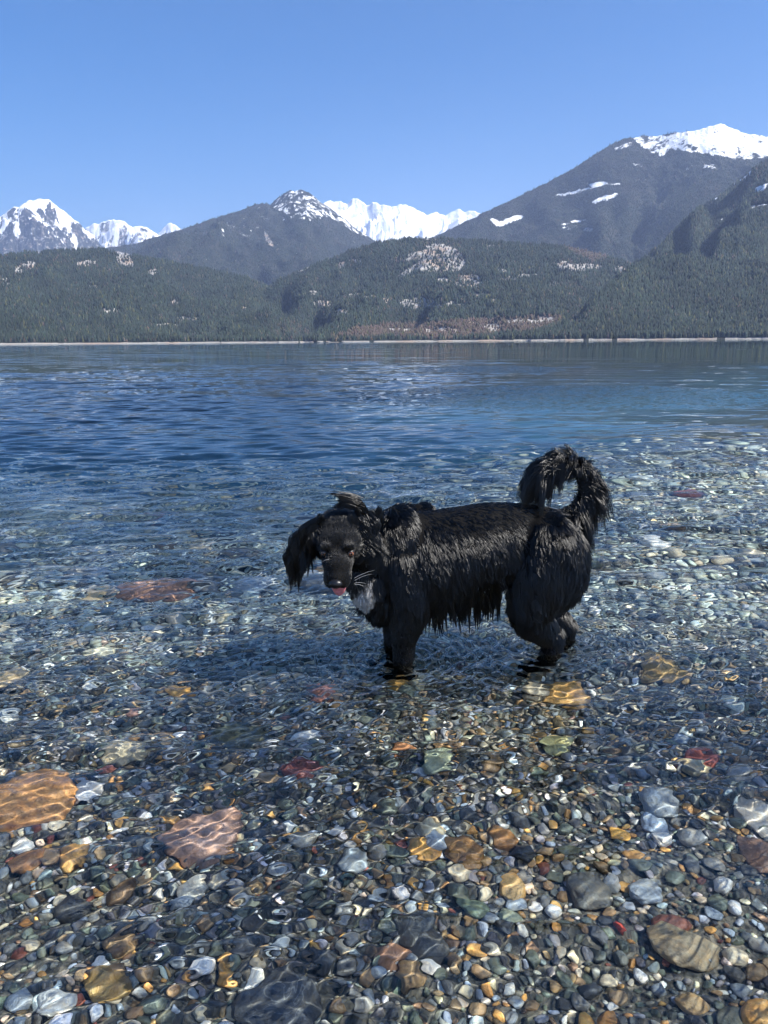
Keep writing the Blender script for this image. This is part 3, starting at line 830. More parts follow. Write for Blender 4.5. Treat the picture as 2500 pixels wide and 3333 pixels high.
def build_dog():
    g = np.random.default_rng(4)
    bm = bmesh.new()
    def yc(cx): return 2.86 + .05 * (cx - 500) / 850
    # ---- torso loft
    st = [(478, 440, 650, .05), (505, 392, 715, .095), (560, 362, 762, .122), (640, 356, 752, .135), (740, 348, 715, .140), (850, 334, 692, .140), (950, 317, 668, .135),
          (1050, 314, 640, .122), (1130, 320, 650, .122), (1220, 332, 690, .122), (1300, 352, 672, .105), (1350, 392, 620, .07), (1370, 440, 570, .03)]
    rings = []
    for cx, t, b, hd in st:
        y = yc(cx)
        pt, pb = C(cx, t, y), C(cx, b, y)
        mid = (pt + pb) / 2; hz = np.linalg.norm(pt - pb) / 2
        ring = []
        for a in np.linspace(0, 2 * math.pi, 28, endpoint=False):
            ca, sa = math.cos(a), math.sin(a)
            wy = hd * abs(ca) ** .9 * np.sign(ca) * (1 - .12 * sa)
            ring.append(bm.verts.new((mid[0], y + wy, mid[2] + hz * sa)))
        rings.append(ring)
    for r1, r2 in zip(rings[:-1], rings[1:]):
        for i in range(28):
            j = (i + 1) % 28; bm.faces.new((r1[i], r1[j], r2[j], r2[i]))
    bm.faces.new(rings[0][::-1]); bm.faces.new(rings[-1])
    def ell(c, ax, rad, seg=20):
        """ellipsoid, ax = 3 unit axes"""
        m = Matrix(np.array(ax).T.tolist()).to_4x4() @ Matrix.Diagonal((*rad, 1))
        m = Matrix.Translation(Vector(c)) @ m
        bmesh.ops.create_uvsphere(bm, u_segments=seg, v_segments=seg // 2 + 2, radius=1, matrix=m)
    I3 = np.eye(3)
    def tube(pts, rads, seg=16, flat=1.0):
        """smooth tapered limb through pts"""
        pts = np.array(pts, float); n = len(pts)
        tt = np.linspace(0, n - 1, (n - 1) * 6 + 1)
        Q = []
        for t in tt:
            i = min(int(t), n - 2); f = t - i
            p0, p1, p2, p3 = pts[max(i - 1, 0)], pts[i], pts[i + 1], pts[min(i + 2, n - 1)]
            Q.append(.5 * (2 * p1 + (p2 - p0) * f + (2 * p0 - 5 * p1 + 4 * p2 - p3) * f * f + (3 * p1 - p0 - 3 * p2 + p3) * f ** 3))
        Q = np.array(Q); rr = np.interp(tt, range(n), rads)
        T = nrm(np.gradient(Q, axis=0)); up = np.array([0, 1., 0])
        prev = None
        for q, t, r in zip(Q, T, rr):
            a = nrm(np.cross(t, up)); b = np.cross(t, a)
            ring = [bm.verts.new(q + r * (math.cos(w) * a + flat * math.sin(w) * b)) for w in np.linspace(0, 2 * math.pi, seg, endpoint=False)]
            if prev:
                for i in range(seg): bm.faces.new((prev[i], prev[(i + 1) % seg], ring[(i + 1) % seg], ring[i]))
            else: bm.faces.new(ring[::-1])
            prev = ring
        bm.faces.new(prev)
        ell(Q[-1], I3, (rr[-1],) * 3, 12); ell(Q[0], I3, (rr[0],) * 3, 12)
        return Q
    # ---- front legs
    def bedz(x, y): return float(bed_z(np.array(x), np.array(y))) + .02
    def paw(x, y, fwd=-1):
        z = bedz(x, y)
        ell((x + fwd * .035, y, z + .022), I3, (.052, .036, .026))
        for k in (-1.5, -.5, .5, 1.5): ell((x + fwd * .078, y + k * .017, z + .016), I3, (.020, .011, .016), 10)
        return z
    fx = C(612, 940, 2.79)[0]
    z = paw(fx, 2.79)
    tube([C(600, 560, 2.80), C(640, 720, 2.785), C(622, 850, 2.785), (fx + .004, 2.79, .045), (fx, 2.79, z + .03)], [.085, .074, .056, .044, .036])
    fx2 = C(572, 900, 2.95)[0]
    z = paw(fx2, 2.95)
    tube([C(590, 560, 2.93), C(612, 720, 2.95), (fx2 + .02, 2.95, .14), (fx2, 2.95, .03), (fx2, 2.95, z + .03)], [.08, .066, .048, .040, .035])
    # ---- hind legs: thigh, knee forward, hock backward, shank down
    hx = C(1225, 940, 2.84)[0]
    z = paw(hx, 2.84)
    tube([C(1230, 480, 2.86), C(1190, 640, 2.835), C(1165, 780, 2.825), C(1230, 870, 2.84), (hx + .03, 2.845, .05), (hx, 2.84, z + .03)], [.12, .110, .080, .058, .044, .034])
    ell(C(1290, 560, 2.86), I3, (.10, .085, .15))
    hx2 = C(1305, 900, 3.0)[0]
    z = paw(hx2, 3.0)
    tube([C(1250, 480, 2.97), C(1250, 640, 2.99), C(1230, 770, 3.0), C(1305, 830, 3.0), (hx2 + .015, 3.0, .04), (hx2, 3.0, z + .03)], [.11, .10, .072, .046, .034, .032])
    LEGS.extend([(fx, 2.79, 1., .050), (fx2, 2.95, .7, .062), (hx, 2.84, 1., .056), (hx2, 3.0, .7, .048)])
    # ---- shoulders and withers
    ell(C(590, 480, 2.82), I3, (.10, .085, .14)); ell(C(640, 370, 2.93), I3, (.07, .05, .045)); ell(C(695, 347, 2.93), I3, (.045, .04, .03))
    ell(C(540, 700, 2.86), I3, (.085, .10, .09))
    # ---- head frame
    hc = C(338, 470, 2.70)
    tocam = nrm(np.array([0, 0, CAM_H]) - hc)
    side = nrm(np.cross(tocam, [0, 0, 1.]))     # screen right is -side or +side
    if side[0] < 0: side = -side
    upv = nrm(np.cross(side, tocam)); upv = upv if upv[2] > 0 else -upv
    th = R(57)
    yaw = R(5)
    f = math.cos(th) * tocam - math.sin(th) * upv
    u = math.sin(th) * tocam + math.cos(th) * upv
    tilt = R(4)
    s0 = side * math.cos(yaw) + f * math.sin(yaw); f = nrm(f * math.cos(yaw) - side * math.sin(yaw))
    s_ = nrm(s0 * math.cos(tilt) + u * math.sin(tilt)); u = nrm(np.cross(f, s_)); u = u if u @ upv > 0 else -u
    def H(a, b, c): return hc + (a if a < .05 else .05 + (a - .05) * 1.10) * f + b * u + c * s_      # forward, up, side
    AX = [f, u, s_]
    ell(H(0, 0, 0), AX, (.088, .066, .088), 28)
    ell(H(-.03, .012, 0), AX, (.082, .060, .082), 24)
    for sd in (-1, 1):
        ell(H(.012, -.030, sd * .045), AX, (.060, .046, .040))          # cheeks
        ell(H(.058, .034, sd * .036), AX, (.026, .020, .024))           # brow
        ell(H(.125, -.036, sd * .024), AX, (.052, .028, .027))          # flews
        ell(H(.150, -.022, sd * .018), AX, (.030, .022, .021))
    ell(H(.080, -.006, 0), AX, (.080, .048, .056))
    ell(H(.118, -.014, 0), AX, (.066, .038, .046))
    ell(H(.146, -.010, 0), AX, (.036, .028, .033))
    ell(H(.10, -.052, 0), AX, (.066, .018, .030))                        # lower jaw
    # ---- neck
    tube([H(-.03, -.01, 0), C(440, 500, 2.80), C(520, 520, 2.85), C(600, 530, 2.87)], [.080, .098, .125, .13], 22)
    ell(C(470, 640, 2.80), I3, (.07, .075, .10)); ell(C(432, 590, 2.78), I3, (.06, .06, .08))
    # ---- ears: hanging flaps
    def flap(p0, p1, p2, w0, w1, thick, nrm_dir):
        pts = [p0, p1, p2]
        for k in range(9):
            t = k / 8; a = (1 - t) ** 2 * p0 + 2 * t * (1 - t) * p1 + t * t * p2
            tg = nrm(2 * (1 - t) * (p1 - p0) + 2 * t * (p2 - p1)); nn = nrm(nrm_dir - (nrm_dir @ tg) * tg); bb = np.cross(tg, nn)
            w = (w0 + (w1 - w0) * t) * (1 - .5 * max(0, t - .6) / .4)
            ell(a, [tg, nn, bb], (.024, thick, w), 14)
    eL = [H(-.02, .050, -.066), C(172, 425, 2.70), C(188, 540, 2.68)]
    flap(*eL, .030, .016, .007, nrm(tocam))
    eR = [H(-.03, .052, .060), C(470, 395, 2.72), C(478, 485, 2.71)]
    flap(*eR, .034, .030, .008, nrm(tocam + np.array([.3, 0, 0])))
    # ---- tail core
    tl = [C(1300, 380, 2.91), C(1368, 330, 2.915), C(1398, 250, 2.92), C(1375, 178, 2.92), C(1315, 148, 2.91), C(1250, 160, 2.90), C(1208, 200, 2.89)]
    TQ = tube(tl, [.035, .026, .021, .018, .015, .012, .007], 12)

    bmesh.ops.recalc_face_normals(bm, faces=bm.faces)
    me0 = bpy.data.meshes.new('dog_blocks'); bm.to_mesh(me0); bm.free()
    tmp = bpy.data.objects.new('tmp', me0); sc.collection.objects.link(tmp)
    rm = tmp.modifiers.new('r', 'REMESH'); rm.mode = 'VOXEL'; rm.voxel_size = .0055; rm.use_smooth_shade = True
    sm = tmp.modifiers.new('s', 'SMOOTH'); sm.factor = .6; sm.iterations = 9
    dg = bpy.context.evaluated_depsgraph_get()
    me = bpy.data.meshes.new_from_object(tmp.evaluated_get(dg))
    bpy.data.objects.remove(tmp); bpy.data.meshes.remove(me0)
    me.name = 'dog'
    n = len(me.vertices); co = np.empty(n * 3, np.float32); me.vertices.foreach_get('co', co); co = co.reshape(-1, 3).astype(float)
    # sculpt: sockets, mouth line, stop
    def push(c, r, amt, d):
        w = np.exp(-((co - c) ** 2).sum(1) / (2 * r * r)); co[:] += (amt * w)[:, None] * d
    for sd in (-1, 1):
        push(H(.080, .026, sd * .045), .011, -.012, nrm(.8 * f + .2 * u + .3 * sd * s_))
        push(H(.175, -.006, sd * .012), .005, -.004, f)
    loc = co - hc; a_, b_, c_ = loc @ f, loc @ u, loc @ s_
    m = (a_ > .06) & (a_ < .19) & (np.abs(c_) < .06)
    line = -.050 + .06 * (a_ - .10) 
    w = m * np.exp(-((b_ - line) / .004) ** 2)
    nv = nrm(loc - np.outer(a_, f) )
    co -= nv * (w * .006)[:, None]
    me.vertices.foreach_set('co', co.astype(np.float32).ravel()); me.update()
    M = Mat('dog_skin')
    p = M.n('TexCoord').outputs['Object']
    M.surf(M.n('BsdfPrincipled', {'Base Color': M.ramp(M.noise(60, p, 3), [(.3, (.002, .002, .002)), (.7, (.005, .0045, .0045))]), 'Roughness': .75, 'Specular IOR Level': .12,
               'Normal': M.n('Bump', {'Strength': .5, 'Distance': .003, 'Height': M.noise(180, p, 3)}).outputs[0]}).outputs[0])
    me.materials.clear()
    me.polygons.foreach_set('material_index', np.zeros(len(me.polygons), np.int32))
    me.shade_smooth()
    dog = obj('dog', me, M.m, label='wet long-haired black dog standing in the lake shallows with its head turned to the camera', cat='dog')

    # ---- small parts
    def uv(name, c, ax, rad, mat, parent=dog, seg=24, shape=None, **kw):
        b2 = bmesh.new(); bmesh.ops.create_uvsphere(b2, u_segments=seg, v_segments=seg // 2 + 2, radius=1)
        if shape: 
            for v in b2.verts: v.co = Vector(shape(*v.co))
        m2 = bpy.data.meshes.new(name); b2.to_mesh(m2); b2.free(); m2.shade_smooth()
        o = obj(name, m2, mat, parent, **kw)
        mm = Matrix(np.array(ax).T.tolist()).to_4x4() @ Matrix.Diagonal((*rad, 1))
        o.matrix_local = Matrix.Translation(Vector(c)) @ mm
        return o
    E = Mat('eye'); pe = E.n('TexCoord').outputs['Object']
    sx = E.n('SeparateXYZ', {0: pe})
    ang = E.n('VectorMath', {0: E.n('CombineXYZ', {0: 0., 1: sx.outputs[1], 2: sx.outputs[2]}).outputs[0]}, operation='LENGTH').outputs['Value']
    ec = E.ramp(ang, [(.0, (.002, .002, .002)), (.30, (.002, .002, .002)), (.34, (.13, .045, .018)), (.62, (.24, .09, .035)), (.70, (.01, .008, .007)), (.9, (.02, .015, .013))])
    E.surf(E.n('BsdfPrincipled', {'Base Color': ec, 'Roughness': .06, 'Coat Weight': 1.}).outputs[0])
    LD = Mat('eyelid'); LD.surf(LD.n('BsdfPrincipled', {'Base Color': (.012, .010, .010, 1), 'Roughness': .35}).outputs[0])
    for sd in (-1, 1):
        ed = nrm(.85 * tocam + .35 * f + .30 * sd * s_)
        eu = nrm(u - (u @ ed) * ed); es = np.cross(ed, eu)
        ce = H(.072, .022, sd * .0475)
        eye = uv('eye', ce, [ed, eu, es], (.0125, .0125, .0125), E.m)
        # lids: a torus-like rim, flattened almond
        b2 = bmesh.new()
        R1_, R2_ = 28, 8
        vs = [[b2.verts.new((.0085 + .0035 * math.cos(q) - .004 * abs(math.cos(w)) , (.0072 if math.sin(w) > 0 else .0070) * math.sin(w) * 1 + .004 * math.sin(w) * math.sin(q) * 1.2, .0122 * math.cos(w) + .004 * math.cos(w) * math.sin(q)))
               for q in np.linspace(0, 2 * math.pi, R2_, endpoint=False)] for w in np.linspace(0, 2 * math.pi, R1_, endpoint=False)]
        for i in range(R1_):
            for j in range(R2_):
                b2.faces.new((vs[i][j], vs[(i + 1) % R1_][j], vs[(i + 1) % R1_][(j + 1) % R2_], vs[i][(j + 1) % R2_]))
        bmesh.ops.recalc_face_normals(b2, faces=b2.faces)
        m2 = bpy.data.meshes.new('eyelid'); b2.to_mesh(m2); b2.free(); m2.shade_smooth()
        ld = obj('eyelid', m2, LD.m, dog)
        ld.matrix_local = Matrix.Translation(Vector(ce)) @ Matrix(np.array([ed, eu, es]).T.tolist()).to_4x4()
    NM = Mat('nose_leather'); pn = NM.n('TexCoord').outputs['Object']
    NM.surf(NM.n('BsdfPrincipled', {'Base Color': (.008, .008, .009, 1), 'Roughness': .28, 'Normal': NM.n('Bump', {'Strength': .08, 'Distance': .05, 'Height': NM.n('TexVoronoi', {'Vector': pn, 'Scale': 9.}).outputs[0]}).outputs[0]}).outputs[0])
    def nose_shape(x, y, z):
        # x forward, y up, z side
        y2 = y * (1 - .25 * max(0, -z * z * 0)); 
        w = 1 - .30 * max(0, -y)
        for sd in (-1, 1):
            dd = ((z * w - sd * .48) ** 2 / .045 + (y + .15) ** 2 / .05)
            if x > 0: x = x - .42 * math.exp(-dd * .9)
        if x > 0: x -= .12 * math.exp(-(z / .08) ** 2) * (y < .2)
        return (x, y2, z * w)
    uv('nose', H(.174, -.002, 0), AX, (.017, .018, .0245), NM.m, seg=48, shape=nose_shape)
    TM = Mat('tongue'); pt_ = TM.n('TexCoord').outputs['Object']
    TM.surf(TM.n('BsdfPrincipled', {'Base Color': TM.ramp(TM.noise(3, pt_, 4), [(.3, (.62, .17, .18)), (.7, (.80, .30, .30))]), 'Roughness': .3, 'Subsurface Weight': .2, 'Subsurface Radius': (.01, .004, .003), 'Subsurface Scale': .5}).outputs[0])
    def tong(x, y, z): return (x, y - .5 * x * x * (x > 0) + .35 * z * z, z * (1 - .25 * max(0, x)))
    tf = nrm(f * .55 - u * .85); tu = nrm(np.cross(s_, tf)); tu = tu if tu @ f > 0 else -tu
    uv('tongue', H(.156, -.054, .006), [tf, tu, s_], (.040, .010, .026), TM.m, shape=tong)

    # ---- coat
    tri = np.empty(len(me.polygons) * 4, np.int32)
    me.calc_loop_triangles()
    lt = np.empty(len(me.loop_triangles) * 3, np.int32); me.loop_triangles.foreach_get('vertices', lt); lt = lt.reshape(-1, 3)
    vn = np.empty(n * 3, np.float32); me.vertex_normals.foreach_get('vector', vn); vn = vn.reshape(-1, 3).astype(float)
    A = co[lt[:, 0]]; B = co[lt[:, 1]]; Cc = co[lt[:, 2]]
    area = np.linalg.norm(np.cross(B - A, Cc - A), axis=1)
    cen = (A + B + Cc) / 3
    area = area * (cen[:, 2] > -.03)
    area = area * np.where(cen[:, 1] > 2.99, .45, 1.)
    def sample(k, dens=None):
        w = area if dens is None else area * dens
        t = g.choice(len(lt), k, p=w / w.sum())
        r1, r2 = g.random(k), g.random(k); q = r1 + r2 > 1; r1[q] = 1 - r1[q]; r2[q] = 1 - r2[q]
        P = A[t] + (B - A)[t] * r1[:, None] + (Cc - A)[t] * r2[:, None]
        N = nrm(vn[lt[t, 0]] * (1 - r1 - r2)[:, None] + vn[lt[t, 1]] * r1[:, None] + vn[lt[t, 2]] * r2[:, None])
        return P, N
    X_, Z_ = np.array([1., 0, 0]), np.array([0, 0, 1.])
    def anc(cx, cy, y, flow, L, lift=.12, grav=.6, s=.06): return (C(cx, cy, y), nrm(np.array(flow, float)), L * .80, lift, grav, s)
    body = [  # flow in world axes x, y, z
        anc(500, 400, 2.80, (.15, 0, -1), .060, .16, .7), anc(520, 520, 2.76, (.05, 0, -1), .075, .20, .8), anc(490, 640, 2.76, (.0, 0, -1), .080, .2, .8),
        anc(470, 740, 2.78, (-.1, 0, -1), .085, .2, 1.2), anc(570, 380, 2.80, (.5, 0, -1), .050, .14, .6), anc(600, 500, 2.74, (.25, 0, -1), .055, .16, .7),
        anc(600, 640, 2.74, (.1, 0, -1), .045, .15, .8), anc(700, 350, 2.84, (1, 0, -.5), .035, .12, .4), anc(700, 460, 2.74, (.5, 0, -1), .065, .14, .7, .05),
        anc(690, 600, 2.74, (.2, 0, -1), .075, .16, .9, .05), anc(720, 720, 2.76, (.15, 0, -1), .085, .18, 1.4, .05),
        anc(800, 340, 2.84, (1, 0, -.25), .032, .10, .3), anc(820, 440, 2.75, (.95, 0, -.7), .042, .11, .5), anc(830, 560, 2.74, (.5, 0, -1), .060, .13, .9),
        anc(830, 680, 2.77, (.15, 0, -1), .095, .16, 1.4), anc(950, 320, 2.84, (1, 0, -.2), .028, .09, .3), anc(960, 430, 2.76, (1, 0, -.6), .034, .10, .4),
        anc(970, 560, 2.76, (.8, 0, -.9), .050, .12, .7), anc(950, 670, 2.79, (.3, 0, -1), .090, .15, 1.4), anc(1080, 320, 2.86, (1, 0, -.3), .032, .10, .3),
        anc(1080, 460, 2.77, (.4, 0, -1), .040, .11, .6), anc(1060, 620, 2.79, (.2, 0, -1), .065, .14, 1.0), anc(1180, 340, 2.86, (.9, 0, -.5), .045, .12, .5),
        anc(1180, 480, 2.75, (.35, 0, -1), .048, .12, .7), anc(1130, 640, 2.73, (-.05, 0, -1), .055, .14, .9), anc(1120, 800, 2.76, (.1, 0, -1), .055, .14, 1.),
        anc(1230, 600, 2.74, (.35, 0, -1), .055, .13, .8), anc(1280, 420, 2.80, (.3, 0, -1), .080, .15, .8), anc(1340, 480, 2.84, (.15, 0, -1), .090, .18, .9),
        anc(1360, 620, 2.84, (.0, 0, -1), .105, .22, 1.1), anc(1310, 700, 2.78, (-.15, 0, -1), .095, .18, 1.1), anc(1310, 820, 2.85, (-.4, 0, -1), .050, .16, 1.),
        anc(1220, 880, 2.80, (.0, 0, -1), .034, .12, .8, .04), anc(1220, 960, 2.80, (0, 0, -1), .020, .10, .5, .04),
        anc(620, 800, 2.75, (.1, 0, -1), .040, .15, .9, .04), anc(610, 880, 2.75, (0, 0, -1), .026, .12, .6, .04), anc(610, 960, 2.75, (0, 0, -1), .020, .10, .5, .04), anc(668, 800, 2.79, (.35, 0, -1), .060, .16, 1., .035),
    ]
    head = []
    def hanc(a, b, c, flow, L, lift=.08, grav=.1, s=.03): head.append((H(a, b, c), nrm(flow), L, lift, grav, s))
    for sd in (-1, 1):
        hanc(.16, .0, sd * .02, -f + .2 * u, .004); hanc(.11, .015, sd * .02, -f + .3 * sd * s_, .006); hanc(.06, .05, sd * .03, -f + .3 * u, .008)
        hanc(.01, .075, sd * .03, -f + .1 * u, .013, .15); hanc(.06, -.03, sd * .06, -f - .5 * u, .018); hanc(.0, -.02, sd * .08, -f - .7 * u, .026, .15, .4)
        hanc(-.05, .07, sd * .04, -f - .3 * Z_, .028, .2, .3); hanc(-.02, -.07, sd * .04, -f - Z_, .035, .15, .6); hanc(.10, -.06, sd * .02, -f, .008)
        hanc(-.06, .0, sd * .09, -f * .5 - Z_, .05, .15, .6)
    for q, dl in ((eL[1], (-.5, -.1, -1)), (eL[2], (-.25, -.1, -1))): head.append((q, nrm(np.array(dl)), .060, .12, .9, .035))
    for q, dl in ((eR[1], (.2, -.1, -1)), (eR[2], (.1, -.1, -1))): head.append((q, nrm(np.array(dl)), .050, .2, .8, .03))
    anchors = body + head
    AP = np.array([a[0] for a in anchors]); AF = np.array([a[1] for a in anchors]); AV = np.array([a[2:5] for a in anchors]); AS = np.array([a[5] for a in anchors])
    def field(P):
        Pm = P.copy(); far = P[:, 1] > yc(900)
        Pm[far, 1] = 2 * 2.885 - Pm[far, 1]
        d2 = ((Pm[:, None, :] - AP[None]) ** 2).sum(2)
        w = np.exp(-d2 / (2 * AS ** 2)) + 1e-9 / (d2 + 1e-3)
        w /= w.sum(1, keepdims=True)
        return w @ AF, w @ AV
    def coat(k, guides, r, name, dens=None, lscale=1., clump_amt=.8):
        def wavy(P): 
            a = 1.1 * fbm(P[:, 0] * 6.5 + 3, P[:, 2] * 6.5, 3, 90); b = .45 * fbm(P[:, 0] * 20, P[:, 2] * 20, 2, 94)
            return np.stack([a + b, 0 * a, 0 * a], -1)
        P, N = sample(k, dens); F, V = field(P); hw = np.clip(V[:, 0] / .03 - .5, .0 , 1)[:, None]; hw = np.where(V[:, :1] > .019, np.maximum(hw, .45), hw); F = F + wavy(P) * hw
        L = V[:, 0] * g.uniform(.65, 1.2, k) * lscale
        st_ = grow(P, N, F, L, V[:, 1], V[:, 2], g, 8, curl=.5)
        Pg, Ng = sample(guides, dens); Fg, Vg = field(Pg)
        wob = wavy(Pg) * np.where(Vg[:, :1] > .019, np.maximum(np.clip(Vg[:, :1] / .03 - .5, 0, 1), .45), 0)
        Gd = grow(Pg, Ng, Fg + wob + g.normal(0, .12, Fg.shape), Vg[:, 0] * g.uniform(.85, 1.45, guides) * lscale, Vg[:, 1] * .95, Vg[:, 2], g, 8, curl=.9)
        am = np.clip((V[:, 0] - .008) / .03, 0, 1) * clump_amt
        o1 = clump(st_, Pg, Gd, am, 1.2)
        return clump(o1, Pg[:1800], Gd[:1800], np.clip((V[:, 0] - .02) / .03, 0, 1) * .33, 1.4)
    hm = hair_mat('black_fur')
    near_face = np.exp(-((cen - hc) ** 2).sum(1) / (2 * .12 ** 2))
    S1 = coat(300000, 46000, .0009, 'coat', 1 + 2.0 * near_face, 1., .6)
    # a chest bib is white: roots on the throat and breast front belong to it
    q = S1[:, 0]
    px_, py_ = C(425, 725, 2.74), None
    bibc = C(438, 700, 2.74)
    bib = (((q - bibc) / np.array([.050, .10, .085])) ** 2).sum(1) < g.uniform(.55, 1.15, len(q))
    facer = ((q - H(.08, -.01, 0)) ** 2).sum(1) < .085 ** 2
    bib &= ~facer
    # keep hair off the eyes, the nose and the tongue
    bad = np.zeros(len(q), bool)
    for sd in (-1, 1): bad |= ((q - H(.080, .020, sd * .050)) ** 2).sum(1) < .0155 ** 2
    bad |= ((q - H(.182, 0, 0)) ** 2).sum(1) < .021 ** 2
    short = ((q - H(.03, 0, 0)) ** 2).sum(1) < .115 ** 2
    short &= np.linalg.norm(S1[:, -1] - q, axis=1) < .022
    hair_object('coat', S1[~bib & ~bad & ~short], .00085, hm, dog)
    fm = hair_mat('face_fur', 1., .33)
    for nd in fm.node_tree.nodes:
        if nd.type == 'BSDF_HAIR_PRINCIPLED': nd.inputs['Coat'].default_value = 0.
    hair_object('face_fur', S1[~bib & ~bad & short], .0008, fm, dog)
    # dripping belly and chest fringe in wet points
    def fringe(cx0, cx1, cyf, yv, k, L, name, nl=46, fl=(.1, 0, -1)):
        roots = []; dirs = []
        gu = []
        for i in range(nl):
            cx = g.uniform(cx0, cx1); y = g.uniform(*yv)
            gu.append(C(cx, cyf(cx) + g.uniform(-25, 15), y))
        gu = np.array(gu); Ng = np.tile(np.array([0, -.5, -.86]), (nl, 1))
        Lg = L * (.35 + 1.25 * g.random(nl) ** 1.6)
        G = grow(gu, Ng, np.tile(np.array(fl, float), (nl, 1)) + g.normal(0, .15, (nl, 3)), Lg, np.full(nl, .35), np.full(nl, 2.5), g, 8, curl=.7)
        idx = g.integers(0, nl, k)
        st_ = G[idx] + (g.normal(0, .0055, (k, 3)) * np.array([1.2, .8, .8]))[:, None, :] * (1 - np.linspace(0, 1, 8) ** .7 * .96)[None, :, None]
        sc_ = g.uniform(.75, 1.0, k)[:, None, None]
        return st_[:, :1] + (st_ - st_[:, :1]) * sc_
    fr = [fringe(690, 1040, lambda c: 742 - (c - 700) * .17, (2.76, 2.92), 6500, .105, 'f', 260),
          fringe(505, 600, lambda c: 765, (2.76, 2.90), 2600, .075, 'f', 50, (-.1, 0, -1)),
          fringe(640, 700, lambda c: 790, (2.78, 2.84), 1500, .07, 'f', 20),
          fringe(1080, 1150, lambda c: 830 , (2.77, 2.84), 1300, .05, 'f', 18, (.3, 0, -1))]
    hair_object('belly_fringe', np.concatenate(fr), .0009, hm, dog, .25)
    # white bib
    bm_ = hair_mat('white_fur', col=(.36, .34, .31))
    P, N = sample(60000, np.exp(-(((cen - bibc) / np.array([.06, .10, .085])) ** 2).sum(1)))
    k_ = ((((P - bibc) / np.array([.052, .10, .085])) ** 2).sum(1) < g.uniform(.55, 1.1, len(P))) & (((P - H(.08, -.01, 0)) ** 2).sum(1) > .085 ** 2)
    P, N = P[k_][:9000], N[k_][:9000]; m_ = len(P)
    if m_ > 50:
        Bs = grow(P, N, np.tile(np.array([-.15, 0, -1.]), (m_, 1)) + g.normal(0, .15, (m_, 3)), g.uniform(.03, .065, m_), np.full(m_, .25), np.full(m_, .8), g, 8, curl=.5)
        gi = g.choice(m_, max(8, m_ // 30), replace=False)
        Bs = clump(Bs, Bs[gi, 0], Bs[gi], np.full(m_, .75), 1.1)
        hair_object('chest_bib', Bs, .0010, bm_, dog)
    # ---- tail plume
    nT = len(TQ); cenL = C(1310, 240, 2.91)
    def plume(k, nl):
        def mk(m, jit):
            s = g.random(m) ** .8 * .93 + .07
            i = s * (nT - 1); i0 = np.minimum(i.astype(int), nT - 2); fr_ = (i - i0)[:, None]
            P = TQ[i0] * (1 - fr_) + TQ[i0 + 1] * fr_
            T = nrm(TQ[np.minimum(i0 + 1, nT - 1)] - TQ[i0])
            O = nrm(P - cenL); O[:, 1] = 0; O = nrm(O)
            inner = g.random(m) < np.where(s > .5, .36, .08)
            D = nrm(np.where(inner[:, None], -.35 * O, O) * 1.0 + T * np.interp(s, [0, .3, .5, 1], [.0, -.1, .7, .9])[:, None] * g.uniform(.5, 1.3, m)[:, None] + np.stack([0 * s, g.normal(0, .45, m), 0 * s], -1))
            L = np.interp(s, [0, .15, .3, .5, .7, .85, 1], [.15, .19, .16, .072, .115, .16, .15]) * g.uniform(.5, 1.1, m) * np.where(g.random(m) < .14, 1.25, 1.)
            return P, D, L, s
        def strands(P, D, L, s, cg, kk=10):
            pts = np.zeros((len(P), kk, 3)); pts[:, 0] = P
            gr = (1.9 + 3.0 * g.random(len(P))) * np.interp(s, [0, .35, .5, .7, 1], [1.25, 1.0, .8, 1.4, 1.4])
            cw = g.normal(0, .5, (len(P), 3))
            for i in range(1, kk):
                D = nrm(D + np.array([0, 0, -1.]) * (gr / kk * (1.4 * i / kk + .3))[:, None] + cw * math.sin(i) / kk)
                pts[:, i] = pts[:, i - 1] + D * (L / (kk - 1))[:, None]
            return pts
        Gp = mk(nl, 0); G = strands(*Gp, 1)
        idx = g.integers(0, nl, k)
        base = G[idx] + (g.normal(0, .012, (k, 3)))[:, None, :] * (1 - np.linspace(0, 1, 10) ** .8 * .75)[None, :, None]
        return base[:, :1] + (base - base[:, :1]) * g.uniform(.7, 1.05, k)[:, None, None]
    hair_object('tail_plume', plume(20000, 360), .0009, hm, dog, .25)
    # strands trailing from tail root over the rump
    # ---- ear fringes
    def tuft(paths, k, name, spread=.008, r=.0009):
        out = []
        for path, wgt in paths:
            p = np.array(path); tt = np.linspace(0, len(p) - 1, 10); Q = []
            for t in tt:
                i = min(int(t), len(p) - 2); fq = t - i
                p0, p1, p2, p3 = p[max(i - 1, 0)], p[i], p[i + 1], p[min(i + 2, len(p) - 1)]
                Q.append(.5 * (2 * p1 + (p2 - p0) * fq + (2 * p0 - 5 * p1 + 4 * p2 - p3) * fq * fq + (3 * p1 - p0 - 3 * p2 + p3) * fq ** 3))
            Q = np.array(Q); m = int(k * wgt)
            b_ = Q[None] + g.normal(0, spread, (m, 3))[:, None, :] * (1 - np.linspace(0, 1, 10) ** .8 * .72)[None, :, None]
            b_ = b_[:, :1] + (b_ - b_[:, :1]) * g.uniform(.65, 1.0, m)[:, None, None]
            out.append(b_)
        return hair_object(name, np.concatenate(out), r, hm, dog, .25)
    pl = []
    for i in range(85):
        t = g.random(); y = 2.70 + g.normal(0, .012)
        x0, y0 = 262 - 95 * t + g.normal(0, 8), 402 + 110 * t * t + g.normal(0, 12)
        Lx = -5 - 75 * g.random() * (1 - .4 * t); Ly = 95 + 130 * g.random() ** 1.3
        pl.append(([C(x0, y0, y), C(x0 + Lx * .8 - 30, y0 + Ly * .30, y - .01), C(x0 + Lx - 12, y0 + Ly * .75, y - .01), C(x0 + Lx * 1.05 - 6, y0 + Ly + g.normal(0, 14), y)], 1 / 80))
